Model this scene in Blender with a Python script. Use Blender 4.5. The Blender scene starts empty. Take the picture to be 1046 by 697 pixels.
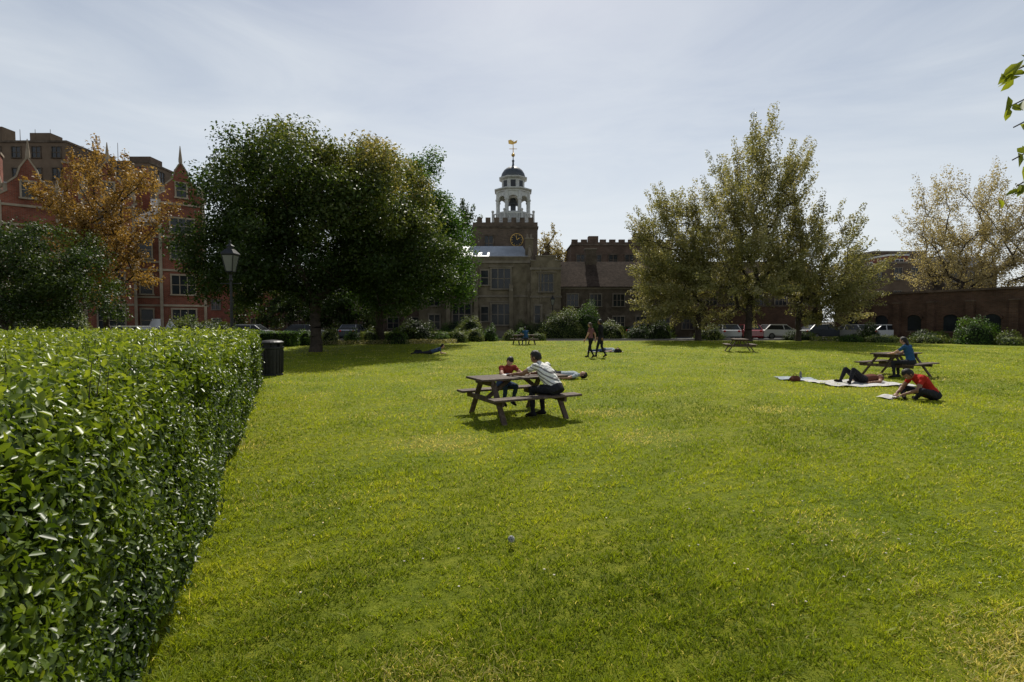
import bpy, bmesh, math, random
import numpy as np
from mathutils import Vector, Matrix
random.seed(7)
rng = np.random.default_rng(7)
R = math.radians
scene = bpy.context.scene
COL = scene.collection
SUN_EL, SUN_AZ = 50.0, 3.0      # azimuth measured clockwise from +Y

# ------------------------------------------------------------------ materials
def new_mat(name):
    m = bpy.data.materials.new(name); m.use_nodes = True
    nt = m.node_tree; nt.nodes.clear()
    out = nt.nodes.new('ShaderNodeOutputMaterial')
    return m, nt, out

def ramp(nt, cols, pos=None):
    r = nt.nodes.new('ShaderNodeValToRGB')
    n = len(cols)
    while len(r.color_ramp.elements) < n: r.color_ramp.elements.new(0.5)
    for i, c in enumerate(cols):
        e = r.color_ramp.elements[i]
        e.position = (pos[i] if pos else i/(n-1)); e.color = (c[0], c[1], c[2], 1)
    return r

def noise_mat(name, cols, scale=3, rough=.8, bump=0.0, bscale=None, weather=0.35, metal=0, spec=.3, detail=6, pos=None):
    m, nt, out = new_mat(name)
    N, L = nt.nodes, nt.links
    tc = N.new('ShaderNodeTexCoord')
    n1 = N.new('ShaderNodeTexNoise'); n1.inputs['Scale'].default_value = scale; n1.inputs['Detail'].default_value = detail
    n1.inputs['Roughness'].default_value = .65
    L.new(tc.outputs['Object'], n1.inputs['Vector'])
    r = ramp(nt, cols, pos or [0.3+0.4*i/(len(cols)-1) for i in range(len(cols))]); L.new(n1.outputs['Fac'], r.inputs[0])
    n2 = N.new('ShaderNodeTexNoise'); n2.inputs['Scale'].default_value = scale*0.13; n2.inputs['Detail'].default_value = 5
    L.new(tc.outputs['Object'], n2.inputs['Vector'])
    mr = N.new('ShaderNodeMapRange'); mr.inputs[1].default_value = .3; mr.inputs[2].default_value = .7
    mr.inputs[3].default_value = 1-weather; mr.inputs[4].default_value = 1+weather*.5
    L.new(n2.outputs['Fac'], mr.inputs[0])
    mx = N.new('ShaderNodeVectorMath'); mx.operation = 'SCALE'
    L.new(r.outputs[0], mx.inputs[0]); L.new(mr.outputs[0], mx.inputs['Scale'])
    b = N.new('ShaderNodeBsdfPrincipled'); L.new(mx.outputs[0], b.inputs['Base Color'])
    b.inputs['Roughness'].default_value = rough; b.inputs['Metallic'].default_value = metal
    b.inputs['Specular IOR Level'].default_value = spec
    if bump:
        n3 = N.new('ShaderNodeTexNoise'); n3.inputs['Scale'].default_value = bscale or scale*3; n3.inputs['Detail'].default_value = 4
        L.new(tc.outputs['Object'], n3.inputs['Vector'])
        bp = N.new('ShaderNodeBump'); bp.inputs['Strength'].default_value = bump; bp.inputs['Distance'].default_value = .05
        L.new(n3.outputs['Fac'], bp.inputs['Height']); L.new(bp.outputs[0], b.inputs['Normal'])
    L.new(b.outputs[0], out.inputs[0])
    return m

def brick_mat(name, c1, c2, mortar, scale=1.0):
    m, nt, out = new_mat(name); N, L = nt.nodes, nt.links
    tc = N.new('ShaderNodeTexCoord'); sp = N.new('ShaderNodeSeparateXYZ'); L.new(tc.outputs['Object'], sp.inputs[0])
    ad = N.new('ShaderNodeMath'); ad.operation = 'ADD'; L.new(sp.outputs[0], ad.inputs[0]); L.new(sp.outputs[1], ad.inputs[1])
    cb = N.new('ShaderNodeCombineXYZ'); L.new(ad.outputs[0], cb.inputs[0]); L.new(sp.outputs[2], cb.inputs[1])
    br = N.new('ShaderNodeTexBrick'); br.inputs['Scale'].default_value = scale
    br.inputs['Color1'].default_value = (*c1, 1); br.inputs['Color2'].default_value = (*c2, 1); br.inputs['Mortar'].default_value = (*mortar, 1)
    br.inputs['Brick Width'].default_value = .3; br.inputs['Row Height'].default_value = .1; br.inputs['Mortar Size'].default_value = .012
    L.new(cb.outputs[0], br.inputs['Vector'])
    n2 = N.new('ShaderNodeTexNoise'); n2.inputs['Scale'].default_value = .5; n2.inputs['Detail'].default_value = 8
    n2.inputs['Roughness'].default_value = .7
    L.new(tc.outputs['Object'], n2.inputs['Vector'])
    mr = N.new('ShaderNodeMapRange'); mr.inputs[1].default_value = .3; mr.inputs[2].default_value = .7; mr.inputs[3].default_value = .5; mr.inputs[4].default_value = 1.3
    L.new(n2.outputs['Fac'], mr.inputs[0])
    mx = N.new('ShaderNodeVectorMath'); mx.operation = 'SCALE'; L.new(br.outputs['Color'], mx.inputs[0]); L.new(mr.outputs[0], mx.inputs['Scale'])
    b = N.new('ShaderNodeBsdfPrincipled'); b.inputs['Roughness'].default_value = .9; b.inputs['Specular IOR Level'].default_value = .15; L.new(mx.outputs[0], b.inputs['Base Color'])
    L.new(b.outputs[0], out.inputs[0]); return m

def leaf_mat(name, cols, pos=None, transl=.4, rough=.5, spec=.3, tboost=1.3):
    m, nt, out = new_mat(name); N, L = nt.nodes, nt.links
    at = N.new('ShaderNodeAttribute'); at.attribute_name = 'tint'
    r = ramp(nt, cols, pos); L.new(at.outputs['Fac'], r.inputs[0])
    b = N.new('ShaderNodeBsdfPrincipled'); L.new(r.outputs[0], b.inputs['Base Color'])
    b.inputs['Roughness'].default_value = rough; b.inputs['Specular IOR Level'].default_value = spec
    t = N.new('ShaderNodeBsdfTranslucent')
    sc = N.new('ShaderNodeVectorMath'); sc.operation = 'MULTIPLY'; sc.inputs[1].default_value = (tboost*1.15, tboost*1.1, tboost*.6)
    L.new(r.outputs[0], sc.inputs[0]); L.new(sc.outputs[0], t.inputs['Color'])
    mx = N.new('ShaderNodeMixShader'); mx.inputs[0].default_value = transl
    L.new(b.outputs[0], mx.inputs[1]); L.new(t.outputs[0], mx.inputs[2]); L.new(mx.outputs[0], out.inputs[0])
    return m

M_stone = noise_mat('sandstone', [(.12,.097,.065),(.20,.165,.112),(.27,.225,.16)], 1.2, .95, .3, spec=.1)
M_stone_d = noise_mat('stone_weathered', [(.065,.05,.036),(.11,.086,.063),(.175,.145,.11)], 1.5, .95, .3, spec=.1)
M_trim = noise_mat('pale_stone_trim', [(.18,.15,.115),(.27,.23,.18)], 2, .9, spec=.1)
M_trim_r = noise_mat('bath_stone_bands', [(.28,.22,.155),(.40,.33,.25)], 2, .9, spec=.1)
M_white = noise_mat('white_paint', [(.45,.45,.42),(.65,.65,.62)], 2, .55, weather=.2)
M_brick = brick_mat('red_brick', (.19,.05,.028), (.27,.075,.042), (.19,.14,.11))
M_brick_d = brick_mat('brown_brick', (.095,.064,.045), (.14,.095,.066), (.13,.10,.08))
M_brick_t = brick_mat('tower_brick', (.105,.078,.055), (.15,.11,.078), (.14,.11,.09))
M_brick_w = brick_mat('old_wall_brick', (.08,.042,.026), (.12,.063,.04), (.1,.08,.06))
M_tan = noise_mat('tan_render', [(.12,.088,.06),(.175,.13,.09)], .8, .95, spec=.1)
M_tile = noise_mat('clay_tile', [(.035,.024,.018),(.062,.044,.032),(.09,.066,.05)], 3, .95, .6, 8, spec=.1)
M_slate = noise_mat('slate', [(.055,.058,.065),(.10,.105,.12)], 3, .6, .3)
M_lead = noise_mat('lead_roof', [(.28,.31,.34),(.4,.43,.47)], 1.5, .45)
M_leaddk = noise_mat('dark_lead', [(.05,.06,.07),(.10,.11,.12)], 3, .5)
M_glass = noise_mat('window_glass', [(.01,.012,.014),(.03,.035,.04)], .7, .15, spec=.3)
M_black = noise_mat('black_iron', [(.012,.012,.013),(.025,.025,.027)], 6, .5)
M_gold = noise_mat('gilt', [(.5,.3,.08),(.7,.45,.12)], 5, .35, metal=.8)
M_wood = noise_mat('weathered_wood', [(.05,.033,.024),(.10,.07,.05),(.17,.13,.1)], 9, .75, .4, 30)
M_bark = noise_mat('bark', [(.03,.023,.018),(.075,.058,.045)], 6, .95, .8, 12)
M_asph = noise_mat('asphalt', [(.045,.045,.045),(.07,.068,.065)], 5, .9, .3)
M_soil = noise_mat('soil', [(.04,.03,.018),(.075,.055,.033)], 4, .95, .6)
M_kerb = noise_mat('kerb_stone', [(.2,.19,.17),(.3,.28,.26)], 4, .9)
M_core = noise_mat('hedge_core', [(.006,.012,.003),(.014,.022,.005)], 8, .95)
M_lens = noise_mat('lamp_glass', [(.14,.14,.13),(.22,.22,.21)], 2, .2)
M_skin = noise_mat('skin', [(.42,.23,.15),(.5,.29,.2)], 6, .55, weather=.1)
M_skin_d = noise_mat('skin_tan', [(.22,.115,.07),(.29,.155,.09)], 6, .55, weather=.1)
M_hair = noise_mat('dark_hair', [(.008,.006,.004),(.022,.016,.012)], 30, .5, .4, 60)
M_hairb = noise_mat('brown_hair', [(.04,.025,.015),(.09,.055,.03)], 30, .5, .4, 60)
M_eye = noise_mat('eye_white', [(.6,.58,.55),(.7,.68,.65)], 3, .3)
M_pup = noise_mat('pupil', [(.01,.008,.006),(.02,.015,.01)], 3, .2)
M_lip = noise_mat('lips', [(.3,.1,.08),(.36,.13,.1)], 3, .5)
def cloth(name, c, k=.75): return noise_mat(name, [tuple(x*k for x in c), c], 7, .9, .7, 16, weather=.2, spec=.1)
C_dark = cloth('dark_trousers', (.03,.03,.037)); C_jean = cloth('denim', (.05,.08,.14)); C_blue = cloth('blue_shirt', (.03,.09,.19))
C_red = cloth('red_shirt', (.5,.035,.025)); C_rust = cloth('rust_top', (.28,.05,.035)); C_black = cloth('black_top', (.02,.02,.022)); C_pink = cloth('rose_top', (.20,.09,.09))
C_whitec = cloth('white_cloth', (.6,.58,.55)); C_brown = cloth('brown_cloth', (.16,.06,.04)); C_shoe = cloth('shoe_leather', (.03,.022,.018))
C_tee = cloth('pale_tee', (.4,.45,.47))
def stripe_mat():
    m, nt, out = new_mat('striped_shirt'); N, L = nt.nodes, nt.links
    tc = N.new('ShaderNodeTexCoord'); w = N.new('ShaderNodeTexWave'); w.bands_direction = 'Z'
    w.inputs['Scale'].default_value = 5.5; w.inputs['Distortion'].default_value = .6; w.inputs['Detail'].default_value = 1
    mp=N.new('ShaderNodeMapping'); mp.inputs['Rotation'].default_value=(R(-28),0,0); L.new(tc.outputs['Object'],mp.inputs[0])
    L.new(mp.outputs[0], w.inputs['Vector'])
    r = ramp(nt, [(.76,.74,.68),(.74,.72,.66),(.2,.18,.17)], [0,.6,.85]); L.new(w.outputs['Fac'], r.inputs[0])
    b = N.new('ShaderNodeBsdfPrincipled'); b.inputs['Roughness'].default_value = .9; L.new(r.outputs[0], b.inputs['Base Color'])
    n3 = N.new('ShaderNodeTexNoise'); n3.inputs['Scale'].default_value = 12; L.new(tc.outputs['Object'], n3.inputs['Vector'])
    bp = N.new('ShaderNodeBump'); bp.inputs['Strength'].default_value = .8; bp.inputs['Distance'].default_value = .06
    L.new(n3.outputs['Fac'], bp.inputs['Height']); L.new(bp.outputs[0], b.inputs['Normal'])
    L.new(b.outputs[0], out.inputs[0]); return m
C_stripe = stripe_mat()

# ------------------------------------------------------------------ mesh builder
class MB:
    def __init__(s): s.v=[]; s.f=[]; s.m=[]; s.M=Matrix.Identity(4)
    def add(s, vs, fs, mi=0, M=None):
        o=len(s.v); T = s.M @ M if M is not None else s.M
        s.v += [tuple(T @ Vector(p)) for p in vs]
        s.f += [tuple(o+i for i in f) for f in fs]; s.m += [mi]*len(fs)
    def bx(s, x0,x1,y0,y1,z0,z1, mi=0, M=None):
        s.add([(x0,y0,z0),(x1,y0,z0),(x1,y1,z0),(x0,y1,z0),(x0,y0,z1),(x1,y0,z1),(x1,y1,z1),(x0,y1,z1)],
              [(0,3,2,1),(4,5,6,7),(0,1,5,4),(1,2,6,5),(2,3,7,6),(3,0,4,7)], mi, M)
    def beam(s, p0, p1, w, h, mi=0, up=(0,0,1), ch=0):
        p0=Vector(p0); p1=Vector(p1); d=p1-p0; L=d.length; d.normalize()
        u=Vector(up); x=d.cross(u)
        if x.length<1e-4: x=Vector((1,0,0))
        x.normalize(); u=x.cross(d)
        M=Matrix(((x.x,d.x,u.x,p0.x),(x.y,d.y,u.y,p0.y),(x.z,d.z,u.z,p0.z),(0,0,0,1)))
        if not ch: s.bx(-w/2,w/2,0,L,-h/2,h/2,mi,M)
        else:
            c=ch; prof=[(-w/2+c,-h/2),(w/2-c,-h/2),(w/2,-h/2+c),(w/2,h/2-c),(w/2-c,h/2),(-w/2+c,h/2),(-w/2,h/2-c),(-w/2,-h/2+c)]
            vs=[(a,0,b) for a,b in prof]+[(a,L,b) for a,b in prof]; n=8
            s.add(vs,[tuple(range(n)),tuple(range(2*n-1,n-1,-1))]+[(i,i+n,(i+1)%n+n,(i+1)%n) for i in range(n)],mi,M)
    def cyl(s, p0, p1, r0, r1, n=8, mi=0, cap=True, M=None, rot=0):
        p0=Vector(p0); p1=Vector(p1); d=(p1-p0)
        if d.length<1e-6: return
        d.normalize(); a=d.orthogonal().normalized() if abs(d.z)<.999 else Vector((1,0,0)); b=d.cross(a)
        vs=[]
        for p,r in ((p0,r0),(p1,r1)):
            for i in range(n):
                t=2*math.pi*i/n+rot; vs.append(p+(a*math.cos(t)+b*math.sin(t))*r)
        fs=[(i,(i+1)%n,(i+1)%n+n,i+n) for i in range(n)]
        if cap: fs += [tuple(range(n-1,-1,-1)), tuple(range(n,2*n))]
        s.add(vs,fs,mi,M)
    def lathe(s, prof, n=16, mi=0, c=(0,0,0), rot=0, M=None):
        vs=[]; 
        for r,z in prof:
            for i in range(n):
                t=2*math.pi*i/n+rot; vs.append((c[0]+r*math.cos(t),c[1]+r*math.sin(t),c[2]+z))
        fs=[]
        for k in range(len(prof)-1):
            for i in range(n):
                fs.append((k*n+i,k*n+(i+1)%n,(k+1)*n+(i+1)%n,(k+1)*n+i))
        fs.append(tuple(range(n-1,-1,-1))); fs.append(tuple((len(prof)-1)*n+i for i in range(n)))
        s.add(vs,fs,mi,M)
    def sph(s, c, r, mi=0, n=10, k=7, M=None):
        if not hasattr(r,'__len__'): r=(r,r,r)
        vs=[(c[0],c[1],c[2]-r[2])]
        for j in range(1,k):
            p=-math.pi/2+math.pi*j/k
            for i in range(n):
                t=2*math.pi*i/n; vs.append((c[0]+r[0]*math.cos(p)*math.cos(t),c[1]+r[1]*math.cos(p)*math.sin(t),c[2]+r[2]*math.sin(p)))
        vs.append((c[0],c[1],c[2]+r[2])); fs=[]
        for i in range(n): fs.append((0,1+(i+1)%n,1+i))
        for j in range(k-2):
            for i in range(n): fs.append((1+j*n+i,1+j*n+(i+1)%n,1+(j+1)*n+(i+1)%n,1+(j+1)*n+i))
        t=len(vs)-1; o=1+(k-2)*n
        for i in range(n): fs.append((o+i,o+(i+1)%n,t))
        s.add(vs,fs,mi,M)
    def roof(s, x0,x1,y0,y1,z0,z1, mi=0, axis='x', hip=0, M=None):
        if axis=='x':
            ym=(y0+y1)/2; vs=[(x0,y0,z0),(x1,y0,z0),(x1,y1,z0),(x0,y1,z0),(x0+hip,ym,z1),(x1-hip,ym,z1)]
            fs=[(0,1,5,4),(2,3,4,5),(0,4,3),(1,2,5),(0,3,2,1)]
        else:
            xm=(x0+x1)/2; vs=[(x0,y0,z0),(x1,y0,z0),(x1,y1,z0),(x0,y1,z0),(xm,y0+hip,z1),(xm,y1-hip,z1)]
            fs=[(0,1,4),(1,2,5,4),(2,3,5),(3,0,4,5),(0,3,2,1)]
        s.add(vs,fs,mi,M)
    def obj(s, name, mats, parent=None, smooth=False, loc=None, rz=0):
        me=bpy.data.meshes.new(name); me.from_pydata(s.v,[],s.f)
        if not hasattr(mats,'__len__'): mats=[mats]
        for m in mats: me.materials.append(m)
        me.polygons.foreach_set('material_index', s.m)
        if smooth: me.polygons.foreach_set('use_smooth',[True]*len(s.f))
        me.update(); o=bpy.data.objects.new(name,me); COL.objects.link(o)
        if parent: o.parent=parent
        if loc is not None: o.location=loc
        o.rotation_euler[2]=rz
        return o

def group(name, loc=(0,0,0), rz=0):
    e=bpy.data.objects.new(name,None); COL.objects.link(e); e.location=loc; e.rotation_euler[2]=rz; e.empty_display_size=.5
    return e

# ------------------------------------------------------------------ fast leaf/blade meshes
def quads_mesh(name, V, F, mat, tint=None, parent=None, fpl=1):
    me=bpy.data.meshes.new(name); nf=len(F)
    me.vertices.add(len(V)); me.vertices.foreach_set('co', V.astype(np.float32).ravel())
    me.loops.add(nf*4); me.loops.foreach_set('vertex_index', F.astype(np.int32).ravel())
    me.polygons.add(nf); me.polygons.foreach_set('loop_start', np.arange(0,nf*4,4,dtype=np.int32))
    me.materials.append(mat)
    if tint is not None:
        a=me.attributes.new('tint','FLOAT','FACE'); a.data.foreach_set('value', np.repeat(np.clip(tint,0,1),fpl).astype(np.float32))
    me.update(calc_edges=True)
    o=bpy.data.objects.new(name,me); COL.objects.link(o)
    if parent: o.parent=parent
    return o

def norm(a): return a/np.maximum(np.linalg.norm(a,axis=1,keepdims=True),1e-9)

def leaves(name, P, size, nrm, tint, mat, aspect=.55, fine=False, axis=None, parent=None):
    n=len(P); nrm=norm(nrm); rv=norm(rng.normal(size=(n,3))) if axis is None else norm(axis+rng.normal(size=(n,3))*.45)
    a=norm(rv-nrm*np.sum(rv*nrm,axis=1,keepdims=True)); b=np.cross(nrm,a); s=np.asarray(size).reshape(-1,1)*np.ones((n,1))
    w=s*aspect*.5
    if not fine:
        V=np.stack([P-a*s*.5, P+b*w+nrm*s*.12, P+a*s*.5-nrm*s*.1, P-b*w+nrm*s*.12],axis=1).reshape(-1,3)
        F=(np.arange(n)[:,None]*4+np.array([0,1,2,3])[None])
        return quads_mesh(name,V,F,mat,tint,parent,1)
    f=nrm*s*.10; dr=nrm*s*.12
    V=np.stack([P-a*s*.5, P-a*s*.2+b*w*.95+f, P+a*s*.15+b*w*.85+f-dr*.3, P+a*s*.5-dr, P+a*s*.15-b*w*.85+f-dr*.3, P-a*s*.2-b*w*.95+f],axis=1).reshape(-1,3)
    F=(np.arange(n)[:,None]*6+np.array([0,1,2,3,3,4,5,0])[None]).reshape(-1,4)
    return quads_mesh(name,V,F,mat,tint,parent,2)

# ------------------------------------------------------------------ trees
def tree(name, loc, trunk_h, trunk_r, crown, nclump, nleaf, leaf, cr, lmat, seed=1, up=0.0, flat=.75, shell=.5, lean=(0,0), tintf=None, lmat_as=.6, minz=1.8, wobk=1.0, sep=.5):
    rs=np.random.default_rng(seed); g=group(name, loc)
    vols=np.array([c[3]*c[4]*c[5] for c in crown]); vols=vols/vols.sum()
    C=[]
    tries=0
    while len(C)<nclump and tries<nclump*60:
        tries+=1
        e=crown[rs.choice(len(crown),p=vols)]
        d=rs.normal(size=3); d/=np.linalg.norm(d); r=rs.random()**(1/3*shell)
        wob=1+wobk*(.11*math.sin(d[0]*5+seed)+.10*math.sin(d[2]*6+seed*2)+.08*math.sin(d[1]*7+seed*3))
        p=np.array(e[:3])+d*r*np.array(e[3:6])*wob
        if p[2]<minz: continue
        if C and np.min(np.linalg.norm(np.array(C)-p,axis=1))<cr*sep: continue
        C.append(p)
    C=np.array(C)
    nodes=[np.array((0,0,-.1))]; par=[-1]
    ns=5
    for i in range(1,ns+1):
        t=i/ns; nodes.append(np.array((lean[0]*t+rs.normal()*.05,lean[1]*t+rs.normal()*.05,trunk_h*t))); par.append(len(nodes)-2)
    top=nodes[-1].copy(); first=len(nodes)-1
    order=np.argsort(np.linalg.norm(C-top,axis=1))
    for ci in order:
        c=C[ci]; NA=np.array(nodes[first:]); d=np.linalg.norm(NA-c,axis=1); dt=np.linalg.norm(NA-top,axis=1)
        pen=np.where(dt>np.linalg.norm(c-top)+.2,5,0)+np.maximum(0,NA[:,2]-c[2])*.4
        j=int(np.argmin(d+.35*dt+pen)); pj=first+j; a=nodes[pj]; L=np.linalg.norm(c-a)
        k=max(1,int(L/1.2))
        prev=pj
        for q in range(1,k+1):
            t=q/k; p=a+(c-a)*t+np.array((0,0,1))*math.sin(math.pi*t)*(.1*L)+(rs.normal(size=3)*.07*L/k if q<k else 0)
            nodes.append(p); par.append(prev); prev=len(nodes)-1
    n=len(nodes)
    haschild=np.zeros(n,bool)
    for i in range(1,n): haschild[par[i]]=True
    w=np.where(haschild,0.0,1.0)
    for i in range(n-1,0,-1): w[par[i]]+=w[i]
    rad=trunk_r*(w/w[first])**.55; rad=np.maximum(rad,.012); 
    for i in range(first+1): rad[i]=trunk_r*(1.35-.35*min(1,i/2.)) if i<2 else trunk_r
    b=MB()
    for i in range(1,n):
        p=par[i]; r0=min(rad[p],rad[i]*1.35) if p>=first else rad[p]
        b.cyl(nodes[p],nodes[i],r0,rad[i],7 if rad[i]>.08 else 4,0,cap=False)
    b.obj('trunk_and_limbs',M_bark,g,smooth=True)
    m=len(C); per=nleaf//m; idx=np.repeat(np.arange(m),per); N=len(idx)
    cs=rs.uniform(.65,1.3,m)*cr
    d=norm(rs.normal(size=(N,3))); r=rs.random(N)**.5
    off=d*(r*cs[idx])[:,None]*np.array([1,1,flat])
    if up:
        stem=norm(C-np.array([0,0,np.mean(C[:,2])*.5])+rs.normal(size=C.shape)*.6)
        tt=rs.random(N)*up*cr
        sel=rs.random(N)<.45
        off=np.where(sel[:,None], stem[idx]*tt[:,None]*1.6+d*(.26*cr), off)
    P=C[idx]+off
    P[:,2]=np.maximum(P[:,2],minz*.55+.3*rs.random(N))
    nr=norm(d*.7+rs.normal(size=(N,3))*.6+np.array([0,0,.5]))
    ct=rs.random(m); tint=ct[idx]*.5+rs.random(N)*.5
    if tintf is not None: tint=tintf(P,tint)
    leaves('foliage',P,leaf*rs.uniform(.6,1.3,N),nr,tint,lmat,lmat_as,parent=g)
    return g

def bush(name, loc, r, n, leaf, lmat, box=False, seed=3, core=True):
    rs=np.random.default_rng(seed); g=group(name,loc)
    rx,ry,rz=r
    d=norm(rs.normal(size=(n,3))); d[:,2]=np.abs(d[:,2])*1.0
    if box:
        p=rs.uniform(-1,1,(n,3)); k=rs.integers(0,5,n)
        p[k==0,0]=1; p[k==1,0]=-1; p[k==2,1]=-1; p[k==3,1]=1; p[k==4,2]=1
        p[:,2]=(p[:,2]+1)/2; d2=p; nr=norm(np.where(np.abs(p)>.99,p,0)+.01)
    else:
        wob=1+.14*np.sin(d[:,0]*6+seed)+.12*np.sin(d[:,1]*7+seed*2)+.1*np.sin(d[:,2]*8+seed)
        d2=d*(wob*rs.uniform(.8,1.05,n))[:,None]; nr=d
    P=d2*np.array([rx,ry,rz])+rs.normal(size=(n,3))*leaf*.5; P[:,2]=np.maximum(P[:,2],.03)
    tint=rs.random(n)*.6+.4*(.5+.5*np.sin(P[:,0]*3+P[:,2]*4+seed))
    leaves('foliage',P,leaf*rs.uniform(.6,1.3,n),nr+rs.normal(size=(n,3))*.5+np.array([0,0,.2]),tint,lmat,.6,parent=g)
    if core:
        b=MB()
        if box: b.bx(-rx*.93,rx*.93,-ry*.9,ry*.9,0,rz*.93)
        else: b.sph((0,0,rz*.1),(rx*.78,ry*.78,rz*.72),0,12,8)
        b.obj('branches_core',M_core,g)
    return g

L_maple=leaf_mat('maple_leaves',[(.015,.03,.007),(.042,.072,.014),(.12,.135,.032),(.36,.28,.11)],[0,.42,.74,1],.42)
L_green=leaf_mat('green_leaves',[(.02,.05,.007),(.05,.105,.014),(.11,.185,.027)],None,.43)
L_olive=leaf_mat('olive_spring_leaves',[(.12,.12,.042),(.22,.215,.085),(.34,.31,.15),(.53,.46,.37)],[0,.4,.8,1],.45,tboost=1.15)
L_brown=leaf_mat('bronze_leaves',[(.18,.15,.08),(.29,.24,.13),(.4,.34,.2)],None,.45)
L_orange=leaf_mat('copper_leaves',[(.11,.07,.022),(.24,.14,.04),(.35,.225,.075)],None,.42)
L_dark=leaf_mat('dark_leaves',[(.014,.03,.006),(.035,.06,.012),(.075,.105,.022)],None,.38)
L_hedge=leaf_mat('privet_leaves',[(.012,.028,.003),(.045,.08,.007),(.12,.175,.014),(.24,.29,.03)],[0,.35,.75,1],.40,.38,.42,1.3)
L_shrub=leaf_mat('shrub_leaves',[(.04,.07,.015),(.10,.14,.03),(.2,.21,.08)],None,.38)
L_grass=leaf_mat('grass_blades',[(.105,.15,.008),(.235,.295,.014),(.38,.405,.028),(.55,.48,.18)],[0,.45,.88,1],.45,.5,.25,1.3)
L_near=leaf_mat('spring_leaves',[(.12,.15,.015),(.25,.28,.03)],None,.5)

# ------------------------------------------------------------------ ground
def sheet(name, pts, z, mat):
    b=MB(); b.add([(x,y,z) for x,y in pts],[tuple(range(len(pts)))]); return b.obj(name,mat)
sheet('ground',[(-900,-300),(900,-300),(900,1500),(-900,1500)],0,M_soil)
sheet('road',[(-90,47.5),(60,47.5),(60,56.4),(-90,56.4)],.004,M_asph)

def lawn_mat():
    m, nt, out = new_mat('lawn'); N, L = nt.nodes, nt.links
    tc=N.new('ShaderNodeTexCoord')
    def nz(s,d=6,ro=.6):
        n=N.new('ShaderNodeTexNoise'); n.inputs['Scale'].default_value=s; n.inputs['Detail'].default_value=d; n.inputs['Roughness'].default_value=ro
        L.new(tc.outputs['Object'],n.inputs['Vector']); return n
    a=nz(9,8,.75); r=ramp(nt,[(.07,.09,.007),(.15,.18,.011),(.24,.26,.019),(.30,.275,.065)],[.28,.46,.62,.8]); L.new(a.outputs['Fac'],r.inputs[0])
    b2=nz(.35,6,.6); r2=ramp(nt,[(.66,.80,.78),(1.0,1.0,1.0),(1.25,1.1,.9)],[.3,.5,.7]); L.new(b2.outputs['Fac'],r2.inputs[0])
    mx=N.new('ShaderNodeVectorMath'); mx.operation='MULTIPLY'; L.new(r.outputs[0],mx.inputs[0]); L.new(r2.outputs[0],mx.inputs[1])
    bs=N.new('ShaderNodeBsdfPrincipled'); bs.inputs['Roughness'].default_value=.8; bs.inputs['Specular IOR Level'].default_value=.1
    L.new(mx.outputs[0],bs.inputs['Base Color'])
    c=nz(22,6,.8); bp=N.new('ShaderNodeBump'); bp.inputs['Strength'].default_value=.8; bp.inputs['Distance'].default_value=.06
    L.new(c.outputs['Fac'],bp.inputs['Height']); L.new(bp.outputs[0],bs.inputs['Normal'])
    L.new(bs.outputs[0],out.inputs[0]); return m
M_lawn=lawn_mat()
sheet('lawn',[(-34,-12),(38,-12),(38,34),(33,43),(26,46.5),(-13,44.8),(-34,40)],.012,M_lawn)
b=MB()
for i in range(60): b.bx(-38+i*1.5,-38+i*1.5+1.49,47.32,47.48,0,.12)
b.obj('kerb',M_kerb)
sheet('footpath',[(-60,14.5),(-8.6,14.8),(-8.4,16),(-60,21)],.016,M_asph)

def wav(x,y,s,seed):
    rs=np.random.default_rng(seed); v=0
    for k in range(7):
        a=rs.uniform(0,2*math.pi); f=s*rs.uniform(.6,2.2); v=v+np.sin((x*math.cos(a)+y*math.sin(a))*f+rs.uniform(0,6))
    return v/7
NB=430000
D=np.exp(rng.uniform(math.log(1.9),math.log(45),NB)); X=rng.uniform(-1,1,NB)*(1.06*D+.5)
hx=-.64-.45*D
keep=((X>hx-.1)|(D>14.5))&(X>-34)&(X<37)&~((D>34)&(X>33-(D-34)*.6))&~((D>40)&(X<-14)); X=X[keep]; D=D[keep]; n=len(D)
tuft=wav(X,D,3.,5); tuft2=wav(X,D,14.,9); tuft3=wav(X,D,38.,19)
h=(.017+.015*rng.random(n))*(1+.7*tuft+1.15*tuft2+.8*tuft3)*(1+.014*D); h=np.maximum(h,.006)
edge=np.exp(-((X-(-.64-.45*D))/.15)**2)*(D<14); h*=1+1.6*edge*rng.random(n)
w=.0027*(D/2.2)**.62
th=rng.uniform(0,2*math.pi,n); sx=np.cos(th); sy=np.sin(th); ln=rng.uniform(.2,1.8,n)*h
ph=rng.uniform(0,2*math.pi,n); lx=np.cos(ph)*ln; ly=np.sin(ph)*ln
z0=np.full(n,.010)
def pt(x,y,z): return np.stack([x,y,z],axis=1)
V=np.stack([pt(X-sx*w,D-sy*w,z0),pt(X+sx*w,D+sy*w,z0),
 pt(X+sx*w*.8+lx*.35,D+sy*w*.8+ly*.35,z0+h*.6),pt(X-sx*w*.8+lx*.35,D-sy*w*.8+ly*.35,z0+h*.6),
 pt(X+sx*w*.15+lx,D+sy*w*.15+ly,z0+h),pt(X-sx*w*.15+lx,D-sy*w*.15+ly,z0+h)],axis=1).reshape(-1,3)
F=(np.arange(n)[:,None]*6+np.array([0,1,2,3,3,2,4,5])[None]).reshape(-1,4)
tint=.17+.45*rng.random(n)+.42*wav(X,D,.7,3)+.42*wav(X,D,2.6,4)+.3*tuft2+.12*tuft3 
dry=np.clip(wav(X,D,1.7,33)-.24,0,1)*3; tint=np.where(rng.random(n)<.03+dry*.5,1,np.minimum(tint,.9))
quads_mesh('grass',V,F,L_grass,tint,None,2)

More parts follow.
